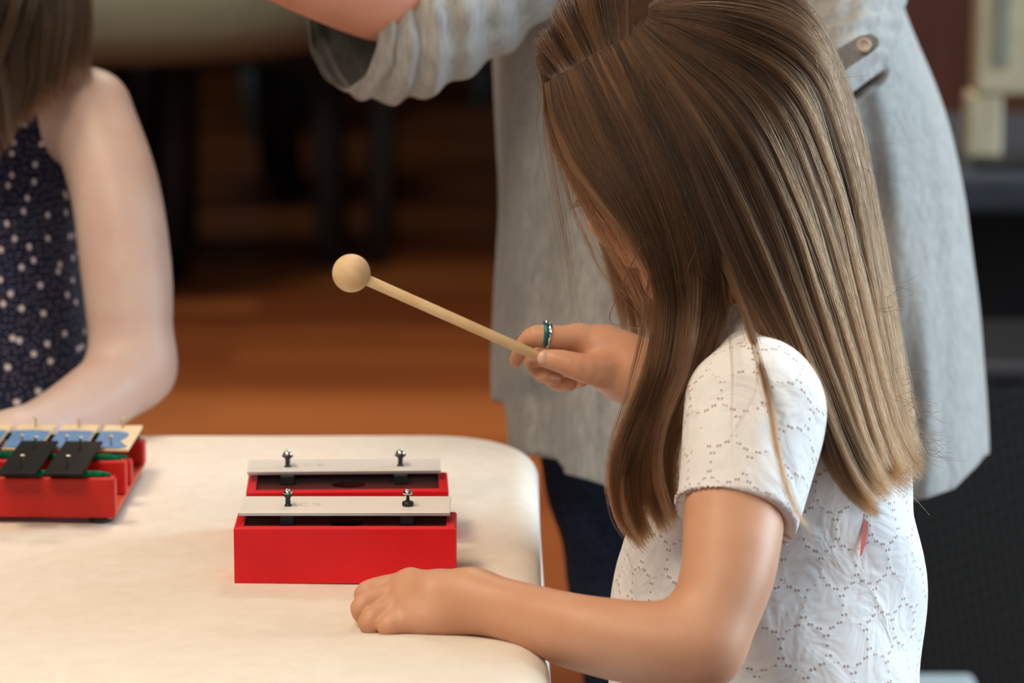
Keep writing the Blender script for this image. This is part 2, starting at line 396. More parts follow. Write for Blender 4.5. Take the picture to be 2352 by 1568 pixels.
            for i in range(8):
                for j in range(i+1, 8):
                    if abs(corner[i]-corner[j]).sum() != 1: continue
                    x = (cv[:, i] < 0) != (cv[:, j] < 0)
                    t = cv[x, i]/(cv[x, i]-cv[x, j]); acc[x] += corner[i]+(corner[j]-corner[i])*t[:, None]; cnt[x] += 1
            W_ = lo+(base+idx+acc/cnt[:, None])*h
            for it in range(2):
                f0 = s.ev(W_, sel); g = np.stack([s.ev(W_+dv, sel)-f0 for dv in np.eye(3)*h*.25], 1)/(h*.25)
                W_ = W_ - g*np.clip(f0/np.maximum((g*g).sum(1), .3), -h*.6, h*.6)[:, None]
            if disp is not None:
                W_ = W_ + g/np.maximum(np.linalg.norm(g, axis=1), 1e-9)[:, None]*disp(W_)[:, None]
            VC.append(idx+base); VP.append(W_)
            for ax in range(3):
                sl = [slice(0, B)]*3; s2 = list(sl); s2[ax] = slice(1, B+1)
                x = S[tuple(sl)] != S[tuple(s2)]
                e = np.argwhere(x); E[ax].append(np.c_[e+base, S[tuple(sl)][x]])
        VC = np.concatenate(VC); VP = np.concatenate(VP); K = key(VC); order = np.argsort(K); K = K[order]; VP = VP[order]
        faces = []
        for ax in range(3):
            e = np.concatenate(E[ax]); a1, a2 = (ax+1) % 3, (ax+2) % 3
            q = []
            for d1, d2 in ((0, 0), (1, 0), (1, 1), (0, 1)):
                c = e[:, :3].copy(); c[:, a1] -= d1; c[:, a2] -= d2; kk = key(c); pos = np.clip(np.searchsorted(K, kk), 0, len(K)-1)
                q.append(np.where((K[pos] == kk) & (c.min(1) >= 0), pos, -1))
            q = np.stack(q, 1); ok = (q >= 0).all(1); q = q[ok]; flip = e[ok, 3] == 0
            q[flip] = q[flip][:, ::-1]; faces.append(q)
        faces = np.concatenate(faces)
        return VP, faces
def mesh_from(name, Vv, Ff):
    me = bpy.data.meshes.new(name); me.vertices.add(len(Vv)); me.vertices.foreach_set('co', np.asarray(Vv, np.float32).ravel())
    nF = len(Ff); me.loops.add(nF*4); me.loops.foreach_set('vertex_index', np.asarray(Ff, np.int32).ravel())
    me.polygons.add(nF); me.polygons.foreach_set('loop_start', np.arange(nF, dtype=np.int32)*4)
    me.update(calc_edges=True); me.validate()
    return me
def smooth(Vv, Ff, its, weight=None, back=-.515):
    e = np.concatenate([Ff[:, [0, 1]], Ff[:, [1, 2]], Ff[:, [2, 3]], Ff[:, [3, 0]]]); n = len(Vv); a, b = e[:, 0], e[:, 1]
    cnt = np.bincount(a, minlength=n)+np.bincount(b, minlength=n); Vv = Vv.copy(); wt = 1.0 if weight is None else weight[:, None]
    for it in range(its*2):
        lam = .5 if it % 2 == 0 else back
        m = np.stack([np.bincount(a, Vv[b, k], n)+np.bincount(b, Vv[a, k], n) for k in range(3)], 1)/np.maximum(cnt, 1)[:, None]
        Vv += (m-Vv)*lam*wt
    return Vv
def px_r(rpx, d): return rpx*d/FPX
# ------------------------------------------------------------------ hair curves
def resample(pts, n):
    pts = np.asarray(pts, float); t = np.r_[0, np.cumsum(np.linalg.norm(np.diff(pts, axis=0), axis=1))]; t /= t[-1]
    # Catmull-Rom through pts, dense, then even
    P0 = np.vstack([2*pts[0]-pts[1], pts, 2*pts[-1]-pts[-2]]); out = []
    for i in range(len(pts)-1):
        a, b, c, d = P0[i:i+4]
        for u in np.linspace(0, 1, 12, endpoint=False):
            out.append(.5*((2*b)+(-a+c)*u+(2*a-5*b+4*c-d)*u*u+(-a+3*b-3*c+d)*u**3))
    out.append(pts[-1]); out = np.array(out); s = np.r_[0, np.cumsum(np.linalg.norm(np.diff(out, axis=0), axis=1))]; s /= s[-1]
    return np.stack([np.interp(np.linspace(0, 1, n), s, out[:, k]) for k in range(3)], 1)
def guide(pts):
    """pts of (px, py, depth) ; depth may be left out and carries on"""
    o = []; d = None
    for p in pts:
        if len(p) == 3: d = p[2]
        o.append(P(p[0], p[1], d))
    return o
def patch(guides, count, npt=26, thick=.010, clumps=60, clump=.75, jitter=.0015, wave=.0012, lenvar=.06, urange=(0, 1), rnd=RNG, inward=None, taper=.5, clumpr=.0022, big=0, bigw=.6):
    Gd = np.array([resample(guide(g), npt) for g in guides]); ng = len(Gd)
    def at(u):                                   # smooth interpolation across guides
        x = np.clip(u, 0, 1)*(ng-1); i = np.clip(x.astype(int), 0, ng-2); f = (x-i)[:, None, None]; f = f*f*(3-2*f)*.5+f*.5
        return Gd[i]*(1-f)+Gd[i+1]*f
    u = rnd.uniform(urange[0], urange[1], count)
    cu = np.sort(rnd.uniform(urange[0], urange[1], clumps)); ci = np.clip(np.searchsorted(cu, u), 0, clumps-1)
    ci = np.where((ci > 0) & (np.abs(cu[ci-1]-u) < np.abs(cu[ci]-u)), ci-1, ci)
    layer_c = rnd.uniform(0, 1, clumps)
    A = at(u); Bc = at(cu[ci])
    t = np.linspace(0, 1, npt)[None, :, None]
    w = clump*np.clip(t*1.5, 0, 1)**1.0
    X = A*(1-w)+Bc*w
    bi = None
    if big:
        bu = np.sort(rnd.uniform(urange[0], urange[1], big)*.35+np.linspace(urange[0], urange[1], big)*.65); bi = np.clip(np.abs(cu[:, None]-bu[None]).argmin(1)[ci], 0, big-1)
        wb = bigw*np.clip((t-.35)/.65, 0, 1)**1.3; X = X*(1-wb)+at(bu[bi])*wb
    # thickness direction: away from the inward point of each sheet
    tan = np.gradient(Gd, axis=1); across = np.gradient(Gd, axis=0); nr = np.cross(tan, across); nr /= np.maximum(np.linalg.norm(nr, axis=2, keepdims=True), 1e-9)
    ref = np.asarray(inward if inward is not None else P(1600, 300, 2.57))
    sgn = np.sign(((Gd-ref)*nr).sum(2, keepdims=True).mean(1, keepdims=True)); nr = nr*sgn
    x = u*(ng-1); i = np.clip(x.astype(int), 0, ng-2); f = (x-i)[:, None, None]; nn = nr[i]*(1-f)+nr[i+1]*f
    lay = layer_c[ci]*.55 + rnd.uniform(0, 1, count)*.45
    prof = np.minimum(1, np.linspace(0, 1, npt)*6)[None, :, None]
    X = X - nn*(lay[:, None, None]*thick)*prof
    off = rnd.normal(0, 1, (count, 3))*clumpr
    X = X + off[:, None, :]*prof*(1-.45*t)
    ph = rnd.uniform(0, 6.28, (count, 1)); fr = rnd.uniform(1.2, 3.0, (count, 1))
    cph = rnd.uniform(0, 6.28, clumps)[ci][:, None]
    tt = np.linspace(0, 1, npt)[None, :]
    amp = wave*(np.sin(ph+fr*6.28*tt)*.5+np.sin(cph+1.6*6.28*tt))
    X += (amp[..., None]*np.array([.8, .5, .3]))*prof
    X += rnd.normal(0, jitter*.12, X.shape)
    ln = 1-np.abs(rnd.normal(0, lenvar, count))
    if big: ln = ln-np.abs(rnd.normal(0, lenvar*.7, big))[bi]
    ln = np.clip(ln, .55, 1)
    s = np.linspace(0, 1, npt)
    for kk in range(count):
        if ln[kk] < .995: X[kk] = np.stack([np.interp(s*ln[kk], s, X[kk, :, c]) for c in range(3)], 1)
    LOCKS[id(X)] = (RNG.uniform(0, 1, clumps)[ci]*.75 + rnd.uniform(0, 1, count)*.25)
    return X
LOCKS = {}
def hair_object(name, arrs, mat, parent, r=.00011, tip=.35):
    hc = bpy.data.hair_curves.new(name); sizes = [a.shape[1] for a in arrs for _ in range(a.shape[0])]
    hc.add_curves(sizes)
    pos = np.concatenate([a.reshape(-1, 3) for a in arrs]).astype(np.float32)
    hc.attributes['position'].data.foreach_set('vector', pos.ravel()) if 'position' in hc.attributes else hc.points.foreach_set('position', pos.ravel())
    rad = np.concatenate([np.tile(r*(1-(1-tip)*np.linspace(0, 1, a.shape[1])**2), a.shape[0]) for a in arrs]).astype(np.float32)
    if 'radius' not in hc.attributes: hc.attributes.new('radius', 'FLOAT', 'POINT')
    hc.attributes['radius'].data.foreach_set('value', rad)
    la = hc.attributes.new('lock', 'FLOAT', 'CURVE'); vals = [LOCKS[id(a)] if id(a) in LOCKS else RNG.uniform(.2, 1, a.shape[0]) for a in arrs]
    la.data.foreach_set('value', np.concatenate(vals).astype(np.float32))
    hc.materials.append(mat)
    o = bpy.data.objects.new(name, hc); COL.objects.link(o); o.parent = parent
    return o
# ================================================================== THE ROOM
bm = bmesh.new(); bbox(bm, -7, 4.0, -3, 11.5, -.05, 0); struct(obj('floor', bm, M_FLOOR))
struct(box('wall_back', -7, 4.0, 11.5, 11.6, 0, 3.0, M_WALL))
struct(box('wall_left', -7.1, -7, -3, 11.6, 0, 3.0, M_WALL))
struct(box('ceiling', -7.1, 4.15, -3.1, 11.6, 3.0, 3.1, M_PLASTER))
struct(box('wall_partition', .52, 4.0, 5.30, 5.42, 0, 3.0, M_WALL))
# right wall with the tall window, and the wall behind the camera with a wide one
bm = bmesh.new()
bbox(bm, 4.0, 4.15, -3, 1.6, 0, 3); bbox(bm, 4.0, 4.15, 5.2, 11.6, 0, 3); bbox(bm, 4.0, 4.15, 1.6, 5.2, 0, .75); bbox(bm, 4.0, 4.15, 1.6, 5.2, 2.75, 3)
struct(obj('wall_right', bm, M_WALL))
bm = bmesh.new()
bbox(bm, -7.1, -2.3, -3.1, -3, 0, 3); bbox(bm, .5, 4.15, -3.1, -3, 0, 3); bbox(bm, -2.3, .5, -3.1, -3, 0, 1.1); bbox(bm, -2.3, .5, -3.1, -3, 2.75, 3)
struct(obj('wall_front', bm, M_PLASTER))
g = G('window_glass'); tr = g.n('ShaderNodeBsdfTransparent', {0: (.97, .98, .98, 1)}); gl = g.n('ShaderNodeBsdfGlossy', {'Roughness': .02})
mx = g.n('ShaderNodeMixShader', {0: .06, 1: tr.outputs[0], 2: gl.outputs[0]}); g.t.links.new(mx.outputs[0], g.out.inputs[0]); M_GLASS = g.m
def window(name, vert, a0, a1, z0, z1, c):
    bm = bmesh.new(); t = .04
    for (p0, p1, q0, q1) in ((a0, a1, z0, z0+t), (a0, a1, z1-t, z1), (a0, a0+t, z0+t, z1-t), (a1-t, a1, z0+t, z1-t), ((a0+a1)/2-t/2, (a0+a1)/2+t/2, z0+t, z1-t)):
        if vert: bbox(bm, c-.03, c+.03, p0, p1, q0, q1)
        else: bbox(bm, p0, p1, c-.03, c+.03, q0, q1)
    f = struct(obj(name, bm, M_WHITEPLASTIC))
    bm = bmesh.new()
    bbox(bm, c-.003, c+.003, a0+t, a1-t, z0+t, z1-t) if vert else bbox(bm, a0+t, a1-t, c-.003, c+.003, z0+t, z1-t)
    obj('window_glass', bm, M_GLASS, f)
window('window_1', True, 1.6, 5.2, .75, 2.75, 4.08); window('window_2', False, -2.3, .5, 1.1, 2.75, -3.05)
# ================================================================== BACKGROUND
def chair(loc, rz, mseat, mleg, label, w=.38, dp=.40, lr=.024, seat_z=.45, back=True):
    r = empty('chair' if back else 'stool', loc, rz); tag(r, label, 'chair' if back else 'stool')
    bm = bmesh.new(); bbox(bm, -w/2, w/2, -dp/2, dp/2, seat_z-.04, seat_z, .015, 3); obj('seat', bm, mseat, r)
    for sx in (-1, 1):
        for sy in (-1, 1):
            bm = bmesh.new(); top = .94 if sy > 0 and back else seat_z-.04
            tube(bm, [(sx*(w/2-.03)+sx*.012, sy*(dp/2-.03)+sy*.015, 0), (sx*(w/2-.03), sy*(dp/2-.03), seat_z-.02), (sx*(w/2-.03), sy*(dp/2-.03)+(.03 if sy > 0 else 0), top)], lr, 14)
            obj('leg', bm, mleg, r, True)
    if not back: return r
    bm = bmesh.new(); bbox(bm, -w/2+.02, w/2-.02, dp/2-.02, dp/2+.015, .66, .92, .012, 3); obj('backrest', bm, mseat, r)
    return r
c = T(758, 612, 0.0)
chair((c[0]-.162, c[1]+.165, 0), 0, M_BLACK, M_BLACKMETAL, 'black stool, left of the two below the rolled sleeve, partly under the grey table', .36, .36, .026, .45, False)
c = T(868, 608, 0.0)
chair((c[0]+.162, c[1]+.165, 0), 0, M_BLACK, M_BLACKMETAL, 'black stool half hidden behind the woman, right of the other black stool', .36, .36, .026, .45, False)
c = T(1108, 250, 0.0)
chair((c[0]+.162, c[1]+.22, 0), 0, M_BLACK, M_BLUEGREY, 'far chair with blue-grey legs beside the left edge of the woman\'s top', .36, .36, .026)
c = T(405, 318, 0.0)
chair((c[0]+.09, c[1]+.22, 0), -.25, M_BLACK, M_BLUEGREY, 'far chair with blue-grey legs showing below the grey round table', .36, .36, .034)
c = T(520, 470, 0.0)
chair((c[0]-.05, c[1]+.20, 0), .2, M_BLACK, M_BLACK, 'pitch-black chair in the dark behind the fair girl\'s shoulder', .36, .36, .03)
# grey round table
r = empty('round_table', (0, 0, 0)); tc = P(215, 40, 7.1); r.location = (tc[0], tc[1]+.2, 0)
bm = bmesh.new(); lathe(bm, [(0, .50), (.50, .50), (.545, .507), (.575, .53), (.590, .565), (.595, .61), (.59, .65), (.57, .675), (.54, .69), (0, .69)], n=64); obj('tabletop', bm, M_GREYPLASTIC, r, True)
bm = bmesh.new(); lathe(bm, [(0, 0), (.16, 0), (.165, .012), (.15, .02), (.05, .04), (.035, .08), (.035, .50)], n=32); obj('pedestal', bm, M_BLACK, r, True)
tag(r, 'round grey table with a thick rounded edge standing in the dark back of the room', 'table')
# loudspeaker on the floor at the right
sp = P(2300, 848, 4.3)
r = empty('loudspeaker', (sp[0]+.02, sp[1]+.22, 0)); tag(r, 'large black loudspeaker with a woven mesh front, on the floor at the right', 'speaker')
zt = sp[2]
box('cabinet', -.30, .36, -.20, .08, .015, zt, M_BLACK, r, .012)
box('grille', -.285, .345, -.222, -.202, .03, zt-.018, M_GRILLE, r, .006)
box('top_rim', -.30, .36, -.226, -.20, zt-.012, zt+.006, M_BLACKMETAL, r, .004)
for sx in (-.24, .30):
    for sy in (-.15, .04):
        bm = bmesh.new(); lathe(bm, [(0, 0), (.02, 0), (.022, .02), (0, .02)], (sx, sy, 0), 12); obj('foot', bm, M_RUBBER, r)
# black cabinet / bench behind it with a grey top
q = P(2270, 330, 5.0); q2 = P(2270, 500, 4.6)
r = empty('side_table', (q[0]+.22, q2[1]+.34, 0)); tag(r, 'low black side table with a dark grey top behind the loudspeaker', 'table')
zt2 = P(2270, 400, 4.62)[2]
box('tabletop', -.36, .45, -.30, .24, zt2-.055, zt2, M_DARKTOP, r, .016, 3)
box('back_panel', -.33, .42, .15, .19, .05, zt2-.05, M_BLACK, r)
box('lower_shelf', -.33, .42, -.25, .15, .20, .225, wood_mat('worn_brown_shelf', (.08, .045, .02), (.13, .07, .03)), r)
for sx in (-.31, .40):
    for sy in (-.24, .20): box('leg', sx-.02, sx+.02, sy-.02, sy+.02, 0, zt2-.05, M_BLACK, r)
# cream stand on that table
def stand():
    yy = 4.72
    a = P(2190, 345, 4.9); base_z = zt2
    x0 = P(2192, 345, 4.88)[0]; x1 = P(2268, 345, 4.88)[0]; X0 = P(2208, 100, 4.88)[0]; X1 = P(2342, 100, 4.88)[0]
    r = empty('upright_stand', ((x0+x1)/2, yy, base_z)); cx = (x0+x1)/2
    zb = P(2200, 185, 4.85)[2]-base_z
    tag(r, 'cream upright board with a grey inlay standing on the dark side table', 'stand')
    box('foot_panel', x0-cx, x1-cx, -.03, .03, .0, zb-.002, M_CREAM, r, .004)
    box('upper_panel', X0-cx, X1-cx, -.035, .025, zb, zb+.34, M_CREAM, r, .004)
    box('inlay', X0-cx+.022, X0-cx+.04, -.0385, -.035, zb+.035, zb+.33, M_CREAM2, r)
    return r
stand()
# small cable-cover foot (dark) beside it
q = P(2310, 352, 4.75)
bm = bmesh.new(); bbox(bm, -.05, .08, -.03, .03, 0, .012, .005); tag(obj('black_case', bm, M_BLACK), 'flat black case lying beside the cream board on the dark table', 'case').location = (q[0], 4.62, zt2)
# white storage box low right
q = P(2222, 1543, 3.75)
r = empty('storage_bin', (q[0]-.13, q[1]-.116, 0)); tag(r, 'white plastic storage bin, its rounded corner low beside the white blouse', 'bin')
bm = bmesh.new(); bbox(bm, -.13, .13, -.11, .11, 0, q[2]-.02, .03, 5); obj('bin_body', bm, M_WHITEPLASTIC, r, True)
bm = bmesh.new(); bbox(bm, -.136, .136, -.116, .116, q[2]-.02, q[2], .008, 4); obj('lid', bm, M_WHITEPLASTIC, r, True)
# ceiling lamps, and frames for the added floor, rim and fill lamps
lamp0 = None
for i, (x, y, lab) in enumerate(((-.95, 2.3, 'square ceiling lamp above the cloth-covered table'), (-.6, 1.0, 'square ceiling lamp above the camera side of the table'), (-.2, 5.5, 'added square fill lamp above the open floor'), (.15, 4.4, 'added square rim lamp just behind the woman in grey'), (-2.2, 8.2, 'added square fill lamp in the far dark part of the room'))):
    r = empty('ceiling_and_fill_lamp', (x, y, 3.0)); tag(r, lab, 'lamp')
    bm = bmesh.new(); bbox(bm, -.5, .5, -.5, .5, -.05, 0, .01); obj('lamp_frame', bm, M_WHITEPLASTIC, r)
# ================================================================== TABLE + CLOTH
TZ = .72; X1, Y1, X0, Y0 = .012, 2.900, -1.35, 2.02
r = empty('folding_table', ((X0+X1)/2, (Y0+Y1)/2, 0)); tag(r, 'rectangular folding table hidden under the cream cloth', 'table')
hx, hy = (X1-X0)/2-.006, (Y1-Y0)/2-.006
bm = bmesh.new(); bbox(bm, -hx, hx, -hy, hy, TZ-.042, TZ-.004)
bmesh.ops.bevel(bm, geom=[e for e in bm.edges if abs(e.verts[0].co.z-e.verts[1].co.z) > .02], offset=.055, segments=8, affect='EDGES'); obj('tabletop', bm, M_GREYPLASTIC, r)
for sx in (-1, 1):
    for sy in (-1, 1):
        bm = bmesh.new(); tube(bm, [(sx*(hx-.12), sy*(hy-.08), 0), (sx*(hx-.12), sy*(hy-.08), TZ-.04)], .014, 12); obj('leg', bm, M_GREYPLASTIC, r, True)
def build_cloth():
    nx, ny = 430, 330; drop = .30; R = .020; rc = .075
    cx, cy = (X0+X1)/2, (Y0+Y1)/2; hx, hy = (X1-X0)/2, (Y1-Y0)/2
    def axis(h, n):
        s = np.linspace(-1, 1, n); return s*(h+drop)
    # denser near the edges: mix of uniform samples
    gx, gy = np.meshgrid(axis(hx, nx), axis(hy, ny), indexing='ij'); q = np.stack([gx.ravel(), gy.ravel()], 1)
    a = np.abs(q) - np.array([hx-rc, hy-rc]); out = np.maximum(a, 0); L = np.linalg.norm(out, axis=1)
    sd = L + np.minimum(a.max(1), 0) - rc
    n = np.where(L[:, None] > 1e-9, out/np.maximum(L, 1e-9)[:, None], 0)*np.sign(q)
    flat = sd <= -R*.55
    e = np.maximum(sd + R*.55, 0)                       # arc length beyond the start of the rounding
    b = q - n*e[:, None]
    ang = np.minimum(e/R, math.pi/2); dr = np.maximum(e-R*math.pi/2, 0)
    per = np.where(np.abs(n[:, 0]) > np.abs(n[:, 1]), q[:, 1], q[:, 0])
    X, Y = b[:, 0]+cx, b[:, 1]+cy
    fold = (np.sin(per*31+.7)*.6+np.sin(per*57+2)*.4)*.006*np.minimum(dr/.12, 1) + dr*.018
    hor = R*np.sin(ang) + fold
    x = X + n[:, 0]*hor; y = Y + n[:, 1]*hor; z = TZ - R*(1-np.cos(ang)) - dr
    top = np.clip(1-e/.03, 0, 1)
    # soft undulation of the cloth on the table and the raised fold at its near right corner
    z += top*.0006*np.sin(x*23+y*9)*np.sin(y*17-x*5)
    sg = lambda v: 1/(1+np.exp(-v))
    rid = sg((2.318-y-.25*np.maximum(x+.06, 0))/.009)*sg((x+.20)/.03)
    z += rid*.0065*np.clip(1-dr/.15, 0, 1)
    x += rid*.004*np.clip(e/.02, 0, 1)
    I = np.arange(nx*ny).reshape(nx, ny); F = np.stack([I[:-1, :-1], I[1:, :-1], I[1:, 1:], I[:-1, 1:]], -1).reshape(-1, 4)
    me = mesh_from('tablecloth', np.stack([x, y, z], 1), F); o = link('tablecloth', me, M_CLOTH, None, True)
    tag(o, 'cream cloth over the table, hanging over its rounded right corner', 'tablecloth'); return o
build_cloth()
# ================================================================== CHIME BARS
def text_strokes(bm, strokes, ox, oy, s, z):
    for st in strokes:
        for (a, b), (c2, d2) in zip(st[:-1], st[1:]):
            p = Vector((ox+a*s, oy+b*s, z)); q = Vector((ox+c2*s, oy+d2*s, z)); t = (q-p).normalized(); n = Vector((-t.y, t.x, 0))*.00022
            bm.faces.new([bm.verts.new(v) for v in (p-n, q-n, q+n, p+n)])
GST = [[(.8, .85), (.5, 1), (.15, .8), (0, .45), (.2, .1), (.55, 0), (.85, .2)], [(1.9, 1), (1.3, .95), (1.25, .55), (1.7, .6), (1.95, .3), (1.6, 0), (1.25, .1)]]
def chime(x0, x1, y0, y1, hgt, bx0, bx1, by0, by1, posts, rz, label, right_rubber_down=False, strokes=GST):
    cx, cy = (x0+x1)/2, (y0+y1)/2
    r = empty('chime_bar', (cx, cy, TZ+.0005), rz); tag(r, label, 'chime bar', 'red chime bars on the tablecloth')
    w, dp = (x1-x0)/2, (y1-y0)/2; t = .0048; rec = .0022
    # box body: outer walls, rim, recess, floor with oval sound hole
    bm = bmesh.new()
    def rect(ax, ay, z): return [bm.verts.new((sx*ax, sy*ay, z)) for sx, sy in ((-1, -1), (1, -1), (1, 1), (-1, 1))]
    b = .0012
    o0 = rect(w, dp, 0); o1 = rect(w, dp, hgt-b); o2 = rect(w-b, dp-b, hgt); i1 = rect(w-t-.002, dp-t, hgt); i2 = rect(w-t-.002, dp-t, hgt-rec)
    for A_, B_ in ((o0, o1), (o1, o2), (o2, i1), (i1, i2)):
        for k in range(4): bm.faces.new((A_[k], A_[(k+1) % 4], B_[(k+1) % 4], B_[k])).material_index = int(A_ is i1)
    bm.faces.new(list(reversed(o0)))
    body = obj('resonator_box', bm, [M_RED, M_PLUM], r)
    bm = bmesh.new(); i2 = rect(w-t-.002, dp-t, hgt-rec)
    hole = [bm.verts.new((.0005+.0125*math.cos(a), -.001+.0085*math.sin(a), hgt-rec)) for a in np.linspace(0, 2*math.pi, 32, endpoint=False)]
    es = [bm.edges.new((i2[k], i2[(k+1) % 4])) for k in range(4)] + [bm.edges.new((hole[k], hole[(k+1) % 32])) for k in range(32)]
    bmesh.ops.triangle_fill(bm, use_beauty=True, edges=es)
    low = [bm.verts.new((v.co.x, v.co.y, hgt-rec-.004)) for v in hole]
    for k in range(32): bm.faces.new((hole[k], hole[(k+1) % 32], low[(k+1) % 32], low[k]))
    fl = [bm.verts.new(v) for v in ((-w+.006, -dp+.006, .004), (w-.006, -dp+.006, .004), (w-.006, dp-.006, .004), (-w+.006, dp-.006, .004))]
    bm.faces.new(fl); bmesh.ops.recalc_face_normals(bm, faces=bm.faces)
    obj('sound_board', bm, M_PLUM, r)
    # tone bar
    ax0, ax1, ay0, ay1 = bx0-cx, bx1-cx, by0-cy, by1-cy; zb = hgt+.0052; zt = zb+.0026
    bm = bmesh.new(); bbox(bm, ax0, ax1, ay0, ay1, zb, zt, .0003, 1)
    bm.normal_update()
    for f in bm.faces: f.material_index = 0 if f.normal.z > .5 else 1
    tb = obj('tone_bar', bm, [M_BAR, M_BAREDGE], r)
    bm = bmesh.new(); text_strokes(bm, strokes, ax0+.041, (ay0+ay1)/2-.004, .0075, zt+.0002); obj('pencil_letters', bm, M_PENCIL, tb)
    for i, px_ in enumerate(posts):
        X = px_-cx; Yc = (ay0+ay1)/2 - .004
        bm = bmesh.new(); bbox(bm, X-.0050, X+.0050, Yc-.0165, Yc+.0045, hgt-rec, zb, .0008); obj('rubber_block', bm, M_RUBBER, r)
        up = (i == 1 and right_rubber_down)
        bm = bmesh.new()
        if up: lathe(bm, [(0, 0), (.0038, 0), (.0040, .0008), (.0040, .0026), (.0030, .0034), (0, .0034)], (X, Yc, zt), 20)
        else: lathe(bm, [(0, 0), (.0027, 0), (.0026, .0006), (.0018, .0012), (.0018, .0055), (.0024, .0066), (.0041, .0078), (.0040, .0088), (0, .0088)], (X, Yc, zt), 20)
        sl = obj('rubber_sleeve', bm, M_RUBBER, r, True)
        bm = bmesh.new(); z0 = zt+.0088 if not up else zt+.0086
        if up: lathe(bm, [(0, zt+.0034-z0), (.0013, zt+.0034-z0), (.0013, 0), (.0034, 0), (.0036, .0008), (.0030, .0024), (.0014, .0032), (0, .0034)], (X, Yc, z0), 20)
        else: lathe(bm, [(0, -.0005), (.0032, -.0005), (.0035, .0006), (.0029, .0022), (.0014, .0030), (0, .0031)], (X, Yc, z0), 20)
        for a in (.4, .4+math.pi/2):
            rr = bmesh.ops.create_cube(bm, size=1.0)
            for v in rr['verts']:
                x_, y_, z_ = v.co.x*.0036, v.co.y*.0006, v.co.z*.0006
                v.co = Vector((X+x_*math.cos(a)-y_*math.sin(a), Yc+x_*math.sin(a)+y_*math.cos(a), z0+.0031+z_))
        obj('screw', bm, M_STEEL, r, True)
    return r
def XY(px, d): return (px-1176)/FPX*d
d1 = 2.45*math.cos(PITCH)+.653*math.sin(PITCH)
chime(XY(538.5, d1+.008), XY(1047, d1), 2.45, 2.494, .0400, XY(548.5, d1+.008), XY(1033.5, d1+.008), 2.4615, 2.507, (XY(660, d1+.02), XY(936, d1+.02)), 0.0,
      'nearer red chime bar, in front, with a longer white bar and one raised bare screw', True)
d2 = 2.553*math.cos(PITCH)+.653*math.sin(PITCH)
S6 = [[(.8, .85), (.5, 1), (.15, .8), (0, .45), (.2, .1), (.55, 0), (.85, .2)], [(1.9, 1), (1.4, .7), (1.25, .3), (1.5, 0), (1.85, .2), (1.7, .5), (1.3, .4)]]
chime(XY(562.5, d2), XY(1027.5, d2), 2.553, 2.607, .0400, XY(569.5, d2+.03), XY(1013, d2+.03), 2.581, 2.617, (XY(663, d2+.04), XY(921.5, d2+.04)), .035,
      'farther red chime bar, behind the other, with a shorter white bar', False, S6)
